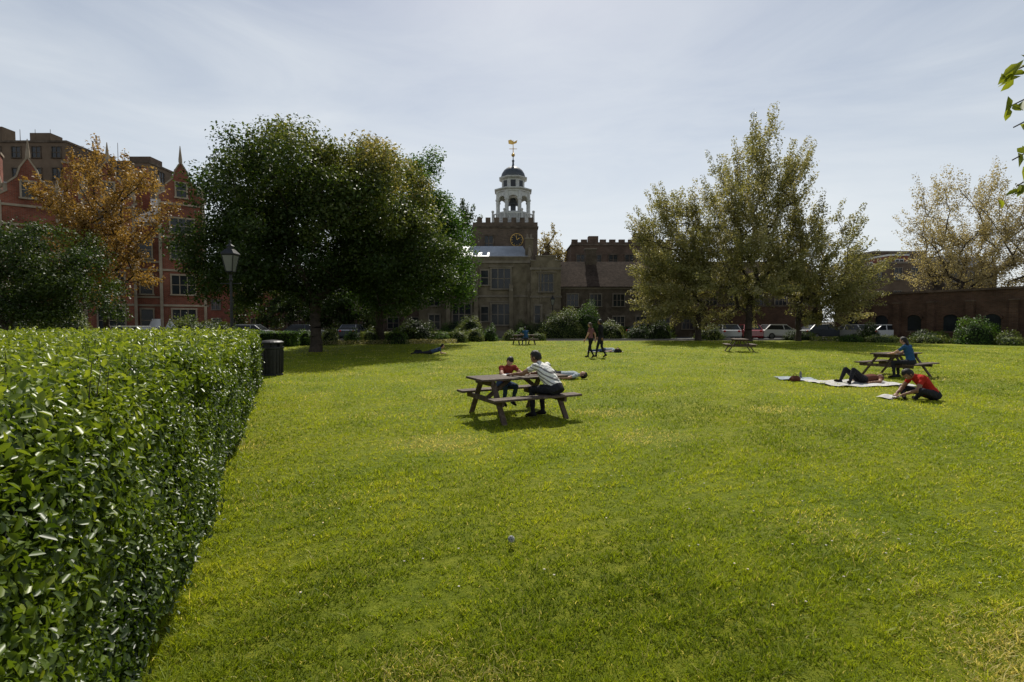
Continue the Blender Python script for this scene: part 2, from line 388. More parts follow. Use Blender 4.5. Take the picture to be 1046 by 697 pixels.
# daisies + dandelion clock
b=MB()
for i in range(150):
    d=math.exp(rng.uniform(math.log(3),math.log(18))); x=rng.uniform(-.5,1)*d
    if x<-.5-.45*d: continue
    r=.008; b.cyl((x,d,.01),(x,d,.04),.0012,.001,4,1); b.lathe([(.002,0),(r,.002),(r*.9,.005),(.002,.004)],7,0,(x,d,.04)); b.sph((x,d,.045),(.003,.003,.002),2,6,4)
b.obj('daisies',[M_white,M_core,M_gold])
b=MB(); b.cyl((0,0,0),(.004,0,.07),.002,.002,5,1)
for i in range(260):
    v=Vector((random.gauss(0,1),random.gauss(0,1),random.gauss(0,1))).normalized(); b.cyl((.004,0,.08),Vector((.004,0,.08))+v*.026,.0008,.0035,3,0)
b.obj('dandelion_clock',[M_white,M_core],loc=(-.01,3.85,.0))

# ------------------------------------------------------------------ hedge
def hedge():
    g=group('privet_hedge',(-.64,0,0)); HT=1.54
    u=np.array([-.4103,.9119]); o=np.array([.9119,.4103]); LEN=14.7; s0=-1.2
    b=MB(); k=.13
    def q(s,w): p=u*s+o*w; return (p[0],p[1])
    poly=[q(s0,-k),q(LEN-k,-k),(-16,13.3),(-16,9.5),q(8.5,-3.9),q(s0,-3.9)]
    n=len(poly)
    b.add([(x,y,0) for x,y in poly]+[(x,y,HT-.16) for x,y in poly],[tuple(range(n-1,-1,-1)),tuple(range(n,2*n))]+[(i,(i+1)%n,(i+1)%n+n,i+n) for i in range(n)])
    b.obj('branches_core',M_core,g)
    N=135000; t=rng.random(N); s=s0+1.2*(np.exp(t*math.log((LEN-s0)/1.2+1))-1)
    z=HT*rng.random(N)**.85
    bump=.13*wav(s,z*2,2.2,11)+.08*wav(s,z*2,6,12)
    rnd=np.where(z>HT-.3,-(z-HT+.3)**2*1.9,0); low=np.where(z<.25,-(.25-z)*.5,0)
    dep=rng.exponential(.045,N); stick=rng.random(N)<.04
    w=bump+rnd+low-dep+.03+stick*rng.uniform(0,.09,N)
    P=np.stack([u[0]*s+o[0]*w,u[1]*s+o[1]*w,z],axis=1)
    size=(.029+.0027*np.maximum(s,0))*rng.uniform(.6,1.35,N)
    out=np.array([o[0],o[1],.6]); nr=out+rng.normal(size=(N,3))*.7
    tint=.2+.4*rng.random(N)-dep*3.0+.3*(z/HT)**2+.25*wav(s,z*2,3,15)+.3*(rng.random(N)<.1)+.12*bump  # shade in leaf colour: deep leaves darkened, upper leaves lightened as if lit
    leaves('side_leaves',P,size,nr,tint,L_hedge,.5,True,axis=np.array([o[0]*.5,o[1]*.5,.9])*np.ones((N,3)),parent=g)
    N=125000; a=rng.random(N); s=s0+1.5*(np.exp(a*math.log((16-s0)/1.5+1))-1); w=-rng.random(N)**1.15*(4.2+np.maximum(s-8,0)*.9)+.02
    P2=u[None]*s[:,None]+o[None]*w[:,None]; ok=(P2[:,1]<13.5); s=s[ok]; w=w[ok]; P2=P2[ok]; N=len(s)
    up=np.minimum(rng.exponential(.028,N),.14)
    z=HT+.04*wav(P2[:,0],P2[:,1],3,21)+.03*wav(P2[:,0],P2[:,1],11,22)+up-.05-.07*rng.random(N)
    z-=np.where(w>-.25,(w+.25)**2*1.6,0)
    P=np.stack([P2[:,0],P2[:,1],z],axis=1)
    dist=np.linalg.norm(P2-np.array([.64,0]),axis=1); size=(.030+.0032*dist)*rng.uniform(.65,1.25,N)
    nr=np.array([0,0,.9])+rng.normal(size=(N,3))*.7
    tint=.5+.35*rng.random(N)+up*2.5+.2*wav(P2[:,0],P2[:,1],2,25)  # lit top put into leaf colour by a paler base; young shoots paler still
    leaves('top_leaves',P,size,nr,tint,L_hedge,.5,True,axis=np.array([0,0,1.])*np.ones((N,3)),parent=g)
    N=9000; x=rng.uniform(-16,-6.0,N); z=HT*rng.random(N)
    P=np.stack([x,13.42+.06*wav(x,z,3,31)+0*x,z],axis=1)
    leaves('end_leaves',P,.08*rng.uniform(.7,1.2,N),np.array([0,1,.3])+rng.normal(size=(N,3))*.5,.3+.4*rng.random(N),L_hedge,.5,parent=g)
    b=MB()
    for i in range(260):
        s_=random.uniform(0,LEN); w_=-random.random()*1.2-.05; p=u*s_+o*w_; b.cyl((p[0],p[1],HT-.2),(p[0]+random.gauss(0,.015),p[1]+random.gauss(0,.015),HT+random.uniform(.0,.09)),.003,.0015,3)
    b.obj('shoots',M_bark,g)
hedge()

# ------------------------------------------------------------------ trees (positions in metres)
def maple_tint(P,t): return np.clip(.0+t*.5+.56*np.clip((P[:,2]-3.6)/8,0,1)*(.3+.8*np.clip((P[:,0]+2.5)/7,0,1)),0,1)  # gold at upper right: sunlit side put into leaf colour, plus tan flowers
tree('maple_tree',(-11.2,29,0),2.3,.30,[(.3,0,7.7,6.3,5.6,4.7),(-4.6,0,5.2,2.5,3,2.7),(4.8,-.2,5.4,3.2,3.4,3.1)],340,150000,.17,1.2,L_maple,seed=9,tintf=maple_tint,shell=1.0,minz=2.6,wobk=.55,sep=.55)
tree('lime_tree',(-10.4,40,0),3.0,.3,[(1.8,0,10.4,4.2,4.3,5.2),(4.0,0,7.0,3.5,3.8,4.4),(1,0,6,4.5,4,3.5)],260,90000,.2,1.25,L_green,seed=5,shell=.9,minz=2.3,wobk=.6)
tree('cherry_tree',(20.9,45,0),2.6,.3,[(0,0,9.6,4.8,5.0,7.8),(-2.2,0,7,5.0,4.5,5),(1.2,0,13.3,3.6,3.4,4.6)],330,86000,.17,.95,L_olive,seed=21,up=1.3,shell=1.1)
tree('cherry_tree',(17.0,46.5,0),2.4,.24,[(-2.4,0,8.0,3.4,4,6.2),(-2.0,0,4.6,4.0,3.6,3.0)],180,46000,.17,.9,L_olive,seed=22,up=1.3,shell=1.1)
tree('cherry_tree',(25.3,45,0),2.4,.22,[(1.6,0,6.8,4.0,4,5.4),(2.8,0,4.6,3.8,3.6,2.9)],180,46000,.17,.9,L_olive,seed=23,up=1.2,shell=1.1)
tree('beech_tree',(48,54,0),4.0,.3,[(0,0,11.0,6.6,5,6.0),(3,0,8,6,5,4.5)],230,50000,.17,1.1,L_brown,seed=31,up=1.3,shell=1.0)
tree('copper_tree',(-23.9,30,0),2.6,.16,[(0,0,8.0,2.9,2.9,3.6),(-.5,0,5,2.8,2.8,2.4)],130,24000,.15,.75,L_orange,seed=41,up=.8,shell=1.0,wobk=.6)
tree('hawthorn_tree',(-23.2,23.5,0),1.3,.14,[(0,0,3.9,4.0,3,2.1),(2,0,3.2,2.8,2.5,1.7)],150,42000,.12,.75,L_dark,seed=43,shell=.8)
tree('plane_tree',(-8.5,86,0),6,.4,[(0,0,14,5,4,6)],60,9000,.4,1.4,L_dark,seed=51,up=1,shell=.8)
tree('plane_tree',(6.6,84,0),6,.4,[(0,0,11,3,3,4.6)],40,6000,.35,1.2,L_brown,seed=52,up=1,shell=.8)
tree('holly_tree',(-27,56,0),1.5,.2,[(0,0,4,4,3,3.4),(5,0,3.5,3.5,3,2.6)],90,22000,.22,.9,L_dark,seed=53,shell=.8,minz=.8)
tree('holly_tree',(-15.5,57,0),1.5,.2,[(0,0,3.8,4.4,3,3.0),(-4.5,0,3.0,3,3,2.2)],90,22000,.22,.9,L_dark,seed=54,shell=.8,minz=.8)

# overhanging tree to the right of the viewpoint
def near_tree():
    g=group('overhanging_tree',(7.6,2.4,0)); b=MB()
    b.cyl((0,0,-.1),(-.1,.1,2.2),.2,.16,9,0,False); b.cyl((-.1,.1,2.2),(-.3,.4,4.4),.16,.11,8,0,False); b.cyl((-.3,.4,4.4),(-.2,.5,6.4),.11,.05,7,0,False)
    P=[];Nn=[];Ax=[]
    def twig(path,r,nl):
        for i in range(len(path)-1): b.cyl(path[i],path[i+1],r*(1-i/len(path)),r*(1-(i+1)/len(path))+.002,5,0,False)
        for _ in range(nl):
            t=random.random()**.7; p=Vector(path[-2]).lerp(Vector(path[-1]),t)
            P.append(p+Vector((random.gauss(0,.05),random.gauss(0,.05),random.gauss(0,.05)-.03)));Nn.append((random.gauss(0,.8),random.gauss(-.5,.5),random.gauss(.3,.5)));Ax.append((random.gauss(-.5,.5),random.gauss(0,.4),-.8))
    for tip,nl in [((-3.50,1.65,4.30),16),((-3.78,1.65,3.66),28),((-3.72,1.6,3.25),12),((-3.68,1.6,2.80),20),((-3.66,1.7,3.45),12),((-3.72,1.6,3.0),8),((-2.4,2.4,5.0),14),((-1.5,-1.5,5.2),20),((1.5,1,5.5),20),((.5,2.4,5.2),20),((-2.2,0.2,5.4),20)]:
        s=Vector((-.3,.4,4.2)); t=Vector(tip); m=s.lerp(t,.5)+Vector((0,0,.5)); q=s.lerp(t,.9)+Vector((.05,0,.12))
        twig([s,s.lerp(m,.5)+Vector((0,0,.1)),m,q,t],.016,nl)
    b.obj('trunk_and_limbs',M_bark,g,smooth=True)
    P=np.array([tuple(p) for p in P]); n=len(P)
    leaves('foliage',P,.13*rng.uniform(.6,1.2,n),np.array(Nn),rng.random(n),L_near,.5,True,axis=np.array(Ax),parent=g)
near_tree()

# ------------------------------------------------------------------ buildings
def window(Fr,G,x,z,w,h,y=0,nx=2,nz=2,sur=.14,M=None,bar=.05,hood=False,mf=0,mg=0):
    G.bx(x-w/2,x+w/2,y-.04,y+.02,z,z+h,mg,M)
    Fr.bx(x-w/2-sur,x-w/2,y-.13,y+.05,z,z+h,mf,M); Fr.bx(x+w/2,x+w/2+sur,y-.13,y+.05,z,z+h,mf,M)
    Fr.bx(x-w/2-sur-.02,x+w/2+sur+.02,y-.15,y+.05,z+h,z+h+sur*1.2,mf,M)
    Fr.bx(x-w/2-sur-.06,x+w/2+sur+.06,y-.2,y+.05,z-sur,z,mf,M)
    if hood: Fr.bx(x-w/2-sur-.15,x+w/2+sur+.15,y-.25,y+.05,z+h+sur*1.2,z+h+sur*1.2+.1,mf,M)
    for i in range(1,nx): xx=x-w/2+w*i/nx; Fr.bx(xx-bar,xx+bar,y-.09,y,z,z+h,mf,M)
    for i in range(1,nz): zz=z+h*i/nz; Fr.bx(x-w/2,x+w/2,y-.08,y,zz-bar*.8,zz+bar*.8,mf,M)
def merlons(b,x0,x1,y0,y1,z,w=.7,gap=.5,h=.6,mi=0,M=None):
    n=max(1,int((x1-x0+gap)/(w+gap))); tot=n*w+(n-1)*gap; s=(x0+x1-tot)/2
    for i in range(n): b.bx(s+i*(w+gap),s+i*(w+gap)+w,y0,y1,z,z+h,mi,M)

# --- stone hall (centre)
g=group('stone_hall',(0,58,0))
W=MB();T=MB();G=MB();Rf=MB()
W.bx(-7.2,2.1,0,8,0,8.6); W.bx(-10.8,-7.2,1.2,8,0,6.2); W.bx(2.1,5.45,-1.0,7,0,8.0)
W.bx(-7.2,2.1,0,.35,8.62,9.0)
T.bx(-7.35,2.1,-.12,0,8.35,8.62); T.bx(-7.3,2.1,-.1,0,4.5,4.75); T.bx(-7.35,2.1,-.06,.4,9.0,9.12); T.bx(-7.3,2.1,-.18,0,0,.7)
T.bx(2.0,5.55,-1.12,-1.0,7.5,7.75); T.bx(2.0,5.55,-1.1,-1.0,4.4,4.62); T.bx(-10.9,-7.2,1.1,1.2,5.7,5.95); T.bx(2.0,5.55,-1.15,-1,0,.6)
W.bx(2.1,5.45,-1.0,-.65,8.0,8.5); W.bx(2.7,4.85,-1.0,-.65,8.5,9.0); T.bx(2.6,4.95,-1.06,-.6,9.0,9.12); T.bx(2.0,2.69,-1.06,-.6,8.5,8.6); T.bx(4.86,5.55,-1.06,-.6,8.5,8.6)
for x in (-7.2,-4.05,-.1,1.95):
    W.bx(x-.22,x+.22,-.6,-.005,0,5.2); W.add([(x-.22,-.6,5.2),(x+.22,-.6,5.2),(x+.22,0,5.2),(x-.22,0,5.2),(x+.22,0,6.1),(x-.22,0,6.1)],[(0,1,4,5),(1,2,4),(0,5,3),(3,5,4,2)])
for x,w_ in ((-5.7,2.0),(-1.25,2.1)):
    window(T,G,x,5.5,w_,2.2,nx=3,nz=2,sur=.18,hood=True); window(T,G,x,1.4,w_,2.3,nx=3,nz=2,sur=.18,hood=True)
window(T,G,-3.1,5.9,.8,1.6,nx=1,nz=2); window(T,G,-3.1,1.8,.8,1.6,nx=1,nz=2)
window(T,G,3.8,5.1,1.5,1.9,y=-1,nx=3,nz=2,hood=True); window(T,G,2.9,1.6,.7,1.9,y=-1,nx=1,nz=2)
window(T,G,-9,3.6,1.2,1.4,y=1.2); window(T,G,-9,.9,1.2,1.6,y=1.2)
G.bx(3.9,4.9,-1.03,-.9,0.1,2.3); T.bx(3.72,3.9,-1.12,-.95,.1,2.3); T.bx(4.9,5.08,-1.12,-.95,.1,2.3); T.bx(3.7,5.1,-1.16,-.95,2.3,2.55)
Rf.roof(-7.4,2.2,.4,8.3,8.8,10.9,0,'x',.9); Rf.roof(-11,-7.1,1.0,8,6.2,7.6,0,'x',.3)
Rf.roof(2.0,5.6,-.6,7,8.0,9.6,1,'y')
W.bx(1.55,2.45,1.5,2.5,8.6,11.3); T.bx(1.48,2.52,1.43,2.57,11.3,11.45); 
for i in (0,1): T.lathe([(.14,0),(.11,.5),(.15,.55)],8,0,(1.8+i*.42,2,11.45))
for x in (-7.2,2.0): T.lathe([(.22,0),(.22,.3),(.05,1.1),(.09,1.15),(.02,1.3)],6,0,(x,.15,9.12))
for x in (-3.9,3.2): W.cyl((x,-.08 if x<0 else -1.08,0),(x,-.08 if x<0 else -1.08,7.9),.07,.07,7)
W.obj('walls',M_stone,g);T.obj('stone_dressings',M_trim,g);G.obj('windows',M_glass,g);Rf.obj('roof',[M_lead,M_tile],g)

# --- clock tower
g=group('clock_tower',(.3,64,0))
W=MB();T=MB();G=MB();C=MB();K=MB()
xa,xb=-5.2,2.9
W.bx(xa,xb,0,7,0,13.4); T.bx(xa-.1,xb+.1,-.1,7.1,13.4,13.6)
W.bx(xa,xb,0,.35,13.6,14.1); W.bx(xa,xb,6.65,7,13.6,14.1); W.bx(xa,xa+.35,.35,6.65,13.6,14.1); W.bx(xb-.35,xb,.35,6.65,13.6,14.1)
merlons(W,xa,xb,0,.35,14.1,.62,.45,.6); merlons(W,xa,xb,6.65,7,14.1,.62,.45,.6)
kx=.3
K.cyl((kx,-.02,11.9),(kx,-.14,11.9),.80,.80,28,0); K.cyl((kx,-.14,11.9),(kx,-.18,11.9),.75,.75,28,1)
for i in range(12):
    a=i*math.pi/6; K.beam((kx+.56*math.sin(a),-.19,11.9+.56*math.cos(a)),(kx+.68*math.sin(a),-.19,11.9+.68*math.cos(a)),.04,.02,0,up=(0,1,0))
K.beam((kx,-.2,11.9),(kx+.32,-.2,12.15),.07,.02,0,up=(0,1,0)); K.beam((kx,-.2,11.9),(kx-.1,-.2,12.45),.05,.02,0,up=(0,1,0))
window(T,G,-3.2,10.6,1.0,1.8,nx=2,nz=2); window(T,G,kx,9.4,.9,1.1,nx=2,nz=1)
cx,cy=-.15,3.5; rt=math.pi/8
T2=MB()
T2.lathe([(3.05,0),(3.05,.5),(2.9,.55),(2.9,.7)],8,0,(cx,cy,13.82),rt)
for i in range(8):
    a0=rt+i*math.pi/4; a1=a0+math.pi/4; p0=Vector((cx+2.85*math.cos(a0),cy+2.85*math.sin(a0),0)); p1=Vector((cx+2.85*math.cos(a1),cy+2.85*math.sin(a1),0))
    T2.cyl(p0+Vector((0,0,14.5)),p0+Vector((0,0,15.75)),.15,.13,6,0); T2.sph(p0+Vector((0,0,15.9)),.19,0,8,6)
    T2.beam(p0+Vector((0,0,15.5)),p1+Vector((0,0,15.5)),.14,.14,0); T2.beam(p0+Vector((0,0,14.65)),p1+Vector((0,0,14.65)),.14,.12,0)
    for k in range(1,7):
        q=p0.lerp(p1,k/7); T2.cyl(q+Vector((0,0,14.7)),q+Vector((0,0,15.44)),.05,.05,5,0)
r=2.15
for i in range(8):
    a0=rt+i*math.pi/4; a1=a0+math.pi/4; p0=Vector((cx+r*math.cos(a0),cy+r*math.sin(a0),0)); p1=Vector((cx+r*math.cos(a1),cy+r*math.sin(a1),0))
    T2.cyl(p0+Vector((0,0,14.52)),p0+Vector((0,0,18.4)),.24,.22,8,0); T2.cyl(p0+Vector((0,0,17.3)),p0+Vector((0,0,17.5)),.31,.31,8,0)
    T2.beam(p0+Vector((0,0,15.2)),p1+Vector((0,0,15.2)),.2,1.3,0)
    L=(p1-p0).length; d=(p1-p0).normalized(); nrm=Vector((d.y,-d.x,0)); w_=L/2-.2; N_=8
    for s_ in range(N_):
        t0=math.pi*s_/N_; t1=math.pi*(s_+1)/N_
        q=[p0+d*(L/2-w_*math.cos(t0))+Vector((0,0,17.35+w_*.85*math.sin(t0))),p0+d*(L/2-w_*math.cos(t1))+Vector((0,0,17.35+w_*.85*math.sin(t1))),
           p0+d*(L/2-w_*math.cos(t1))+Vector((0,0,18.45)),p0+d*(L/2-w_*math.cos(t0))+Vector((0,0,18.45))]
        vs=[v+nrm*.1 for v in q]+[v-nrm*.1 for v in q]; T2.add(vs,[(0,1,2,3),(7,6,5,4),(0,4,5,1),(3,2,6,7)])
T2.lathe([(2.35,0),(2.35,.15),(2.6,.28),(2.6,.42),(1.7,.6)],8,0,(cx,cy,18.4),rt)
T2.lathe([(1.55,0),(1.55,1.15),(1.7,1.2),(1.95,1.35),(1.95,1.48),(1.6,1.5)],8,0,(cx,cy,18.95),rt)
for i in range(8):
    a=i*math.pi/4; c_=Vector((cx+1.44*math.cos(a),cy+1.44*math.sin(a),0))
    G.beam(c_+Vector((0,0,19.1)),c_+Vector((0,0,19.95)),.62,.06,0,up=(math.cos(a),math.sin(a),0))
dome=[(1.62,0),(1.6,.25),(1.48,.65),(1.25,1.0),(.9,1.3),(.5,1.5),(.2,1.65),(.12,1.9),(.12,2.2),(.2,2.3),(.06,2.5),(.05,2.9)]
C.lathe(dome,16,0,(cx,cy,20.43))
C.lathe([(.35,0),(.35,3.0)],8,0,(cx,cy,14.6))
C.lathe([(.7,0),(.6,.15),(.4,.7),(.3,.85),(.05,.95)],14,0,(cx,cy,17.0))
V_=MB(); V_.sph((cx,cy,23.5),.24,0,12,8); V_.cyl((cx,cy,23.3),(cx,cy,25.4),.06,.04,6,0)
V_.beam((cx-.5,cy,24.3),(cx+.5,cy,24.3),.06,.06,0); V_.beam((cx,cy-.5,24.3),(cx,cy+.5,24.3),.06,.06,0)
V_.add([(cx-.6,cy,24.95),(cx-.1,cy,24.85),(cx+.45,cy,25.05),(cx+.55,cy,25.45),(cx+.1,cy,25.2),(cx-.3,cy,25.5),(cx-.65,cy,25.4)],[tuple(range(7))])
W.obj('brick_walls',M_brick_t,g);T.obj('string_courses',M_stone_d,g);G.obj('windows',M_glass,g);K.obj('clock_face',[M_gold,M_black],g)
T2.obj('cupola',M_white,g);C.obj('dome_and_bell',M_leaddk,g,True);V_.obj('weather_vane',M_gold,g)

# --- tiled range (right of hall)
g=group('tiled_range',(5.45,58.6,0))
W=MB();T=MB();G=MB();Rf=MB()
W.bx(0.02,30,0,7,0,5.7); Rf.roof(-.1,30.3,-.35,7.35,5.72,9.0,0,'x'); T.bx(0.1,30,-.1,0,5.45,5.66)
for i in range(11):
    x=1.5+i*2.65; window(T,G,x,3.5,1.25,1.35,nx=3,nz=2,sur=.1,bar=.03); 
    if i%3!=1: window(T,G,x,.9,1.25,1.4,nx=3,nz=2,sur=.1,bar=.03)
    else: G.bx(x-.5,x+.5,-.05,.1,.02,2.1); T.bx(x-.65,x-.5,-.12,.05,.02,2.1); T.bx(x+.5,x+.65,-.12,.05,.02,2.1); T.bx(x-.67,x+.67,-.14,.05,2.1,2.3)
for x in (3.4,12,21): W.bx(x,x+1.3,3,4.1,8.0,10.4); T.bx(x-.08,x+1.38,2.92,4.18,10.4,10.55)
W.obj('walls',M_stone_d,g);T.obj('dressings',M_trim,g);G.obj('windows',M_glass,g);Rf.obj('roof',M_tile,g)

g=group('brick_hall',(8.8,76,0)); W=MB();T=MB();G=MB()
W.bx(0,15,0,10,0,13.0); T.bx(-.1,15.1,-.12,10.1,13.0,13.2); W.bx(0,15,0,.4,13.2,13.5); merlons(W,0,15,0,.4,13.5,.9,.5,.4)
for i in range(6): window(T,G,1.4+i*2.4,9.4,1.2,2.2,nx=2,nz=3)
W.bx(3,4.5,3,4.2,13,14.9); W.bx(10,12.4,3,4.2,13,15.3); W.bx(-3,0,2,8,0,10)
W.obj('walls',M_brick_d,g);T.obj('dressings',M_stone_d,g);G.obj('windows',M_glass,g)

# --- right boundary wall
ang=math.atan2(24-52,45.0-34.0)
g=group('brick_wall',(34,53,0),ang)
W=MB();T=MB();G=MB(); L=40
W.bx(0,L,0,.6,0,4.3); T.bx(-.05,L,-.12,.72,4.3,4.48)
n=14
for i in range(n+1):
    x=i*L/n; W.bx(x-.28,x+.28,-.3,-.002,0,3.4); T.bx(x-.32,x+.32,-.36,-.003,3.4,3.52)
for i in range(n):
    x=(i+.5)*L/n
    G.bx(x-.55,x+.55,-.03,.05,.9,2.0); N_=10
    G.add([(x-.55*math.cos(math.pi*k/N_),-.03,2.0+.35*math.sin(math.pi*k/N_)) for k in range(N_+1)],[tuple(range(N_+1))])
    for k in range(N_):
        a0=math.pi*k/N_;a1=math.pi*(k+1)/N_
        W.beam((x-.62*math.cos(a0),-.06,2.0+.42*math.sin(a0)),(x-.62*math.cos(a1),-.06,2.0+.42*math.sin(a1)),.13,.14,0,up=(0,1,0))
    T.bx(x-.7,x+.7,-.1,-.002,.78,.9)
W.obj('walls',M_brick_w,g);T.obj('coping',M_brick_d,g);G.obj('blind_windows',M_glass,g)
g=group('garden_wall',(22,57.5,0)); W=MB();T=MB(); W.bx(0,13,0,.5,0,3.4); T.bx(-.1,13.1,-.1,.6,3.4,3.6); W.obj('walls',M_brick_w,g); T.obj('coping',M_stone_d,g)

def block(name,loc,w,d,h,mat,rows,cols,rz=0,flat=True,wm=None,rh=2):
    g=group(name,loc,rz); W=MB();T=MB();G=MB();Rf=MB()
    W.bx(0,w,0,d,0,h); 
    if flat: T.bx(-.12,w+.12,-.12,d+.12,h,h+.3)
    else: Rf.roof(-.3,w+.3,-.3,d+.3,h+.002,h+rh,0,'x',.2)
    fh=h/rows
    for r_ in range(rows):
        for c_ in range(cols): window(T,G,w*(c_+.5)/cols,r_*fh+fh*.3,w/cols*.42,fh*.5,nx=2,nz=2,sur=.1)
    for Mx in (Matrix.Translation((w,0,0))@Matrix.Rotation(math.pi/2,4,'Z'),Matrix.Translation((0,d,0))@Matrix.Rotation(-math.pi/2,4,'Z')):
        nc=max(1,int(d/3))
        for r_ in range(rows):
            for c_ in range(nc): window(T,G,d*(c_+.5)/nc,r_*fh+fh*.3,1.1,fh*.5,nx=2,nz=2,sur=.1,M=Mx)
    W.obj('walls',mat,g);T.obj('dressings',wm or M_trim,g);G.obj('windows',M_glass,g)
    if not flat: Rf.obj('roof',M_slate,g)
    return g
block('office_block',(59,80,0),8,8,10.8,M_tan,3,3)
block('red_brick_house',(62,84,0),3,6,12.5,M_brick,4,1,wm=M_white)
block('grey_house',(66,78,0),8,7,10,M_stone_d,3,3,flat=False)
block('flat_block',(67,95,0),10,8,14.5,M_brick_d,4,4)
block('terrace_house',(-30,66,0),26,8,5.6,M_brick_d,2,8,flat=False,rh=2.2)
block('terrace_house',(-50,74,0),17,8,8.0,M_brick,3,6,flat=False,rh=2.5)
g=block('mansion_block',(-80,73,0),17,5,27.0,M_tan,9,6,wm=M_stone_d)
T=MB();T.bx(3,6,2,4,27.3,30);T.bx(10,13,2,4,27.3,29.1);
for i in range(6): T.cyl((2+i*2.2,2,27.2),(2+i*2.2,2,29.6),.05,.03,5)
T.obj('roof_plant',M_tan,g)
g=block('mansion_block',(-62.9,72.5,0),11.8,5,24,M_tan,8,4,wm=M_stone_d)
T=MB();T.bx(1,4,1.5,4,24.3,26);T.bx(8,11,1.5,4,24.3,25.4);T.cyl((6,2,24.3),(6,2,27.5),.05,.03,5);T.cyl((7,2,24.3),(7,2,26.5),.05,.03,5);T.obj('roof_plant',M_brick_d,g)

# --- red-brick Victorian mansion (left)
def mansion():
    P0=Vector((-52,36.5)); P1=Vector((-31.0,52)); d=P1-P0; L=d.length; ang=math.atan2(d.y,d.x)
    g=group('red_brick_mansion',(P0.x,P0.y,0),ang)
    W=MB();T=MB();G=MB();Rf=MB();E=11.2
    W.bx(0,L,0,9,0,E); Rf.roof(-.2,L+.2,-.3,9.3,E+.002,E+3.2,0,'x')
    for z in (3.2,4.0,6.6,7.4,9.8,E-.3): T.bx(-.05,L+.05,-.1,-.002,z,z+.2)
    bays=[2.5,7.8,13.1,18.4,24.0]; tops=[E-.6,E-.2,E+.6,E+1.4,E+2.2]
    for k,x in enumerate(bays):
        w=3.6; top=tops[k]
        W.bx(x-w/2,x+w/2,-.9,-.003,0,top)
        hh=3.8; st=[(w/2,0),(w/2,.5),(w*.36,.9),(w*.36,1.5),(w*.2,2.1),(w*.14,2.9),(.0,hh)]
        pts=[(x+a,top+b_) for a,b_ in st]+[(x-a,top+b_) for a,b_ in reversed(st[:-1])]
        n=len(pts); W.add([(p[0],-.9,p[1]) for p in pts]+[(p[0],-.4,p[1]) for p in pts],[tuple(range(n)),tuple(range(2*n-1,n-1,-1))]+[(i,i+n,(i+1)%n+n,(i+1)%n) for i in range(n)])
        for i in range(n-1):
            T.beam((pts[i][0],-.65,pts[i][1]),(pts[i+1][0],-.65,pts[i+1][1]),.62,.12,0)
        for sx in (-1,1):
            T.lathe([(.2,0),(.2,.4),(.1,.6),(.22,.8),(.03,1.9)],8,0,(x+sx*w/2,-.65,top+.4))
            T.bx(x+sx*w/2-.12,x+sx*w/2+.12,-1.02,-.6,0,top)
        T.lathe([(.16,0),(.16,.3),(.03,1.6)],8,0,(x,-.65,top+hh))
        for z in (3.2,6.6,9.8,top-.4): T.bx(x-w/2+.13,x+w/2-.13,-1.02,-.903,z,z+.2)
        for z,h in ((.8,2.1),(4.4,1.8),(7.8,1.6),(10.3,1.4)):
            if z+h<top-.4: window(T,G,x,z,1.9,h,y=-.9,nx=3,nz=2,sur=.13,bar=.035)
        window(T,G,x,top+.4,.8,1.3,y=-.9,nx=1,nz=2)
        if k<4:
            for z,h in ((.8,2.1),(4.4,1.8),(7.8,1.6)): window(T,G,x+2.65,z,.9,h,nx=1,nz=2,sur=.13)
            W.bx(x+2.0,x+3.2,2,3.2,E+.5,E+5.0); T.bx(x+1.9,x+3.3,1.9,3.3,E+5.0,E+5.2)
            for q in range(3): W.lathe([(.13,0),(.1,.6)],8,0,(x+2.25+q*.36,2.6,E+5.2))
    Mx=Matrix.Translation((L,0,0))@Matrix.Rotation(math.pi/2,4,'Z')
    for z in (3.2,6.6,9.8): T.bx(0,9,-.1,-.002,z,z+.22,0,Mx)
    for z,h in ((.8,2.1),(4.4,1.9),(7.8,1.7)):
        for y in (2.5,6.5): window(T,G,y,z,1.2,h,M=Mx)
    W.obj('brick_walls',M_brick,g);T.obj('stone_bands_and_gables',M_trim_r,g);G.obj('windows',M_glass,g);Rf.obj('roof',M_slate,g)
mansion()
g=group('slate_roof_house',(-50,33,0),R(36)); W=MB();T=MB();G=MB();Rf=MB()
W.bx(0,9,0,7,0,7.2); Rf.roof(-.3,9.3,-.4,7.4,7.2,10.2,0,'x')
for i in range(3): window(T,G,1.5+i*3,4.4,1.3,1.7,nx=2,nz=2); window(T,G,1.5+i*3,1.0,1.3,1.9,nx=2,nz=2)
T.bx(0,9,-.1,-.002,3.4,3.65); W.obj('walls',M_brick,g);T.obj('dressings',M_trim_r,g);G.obj('windows',M_glass,g);Rf.obj('roof',M_lead,g)

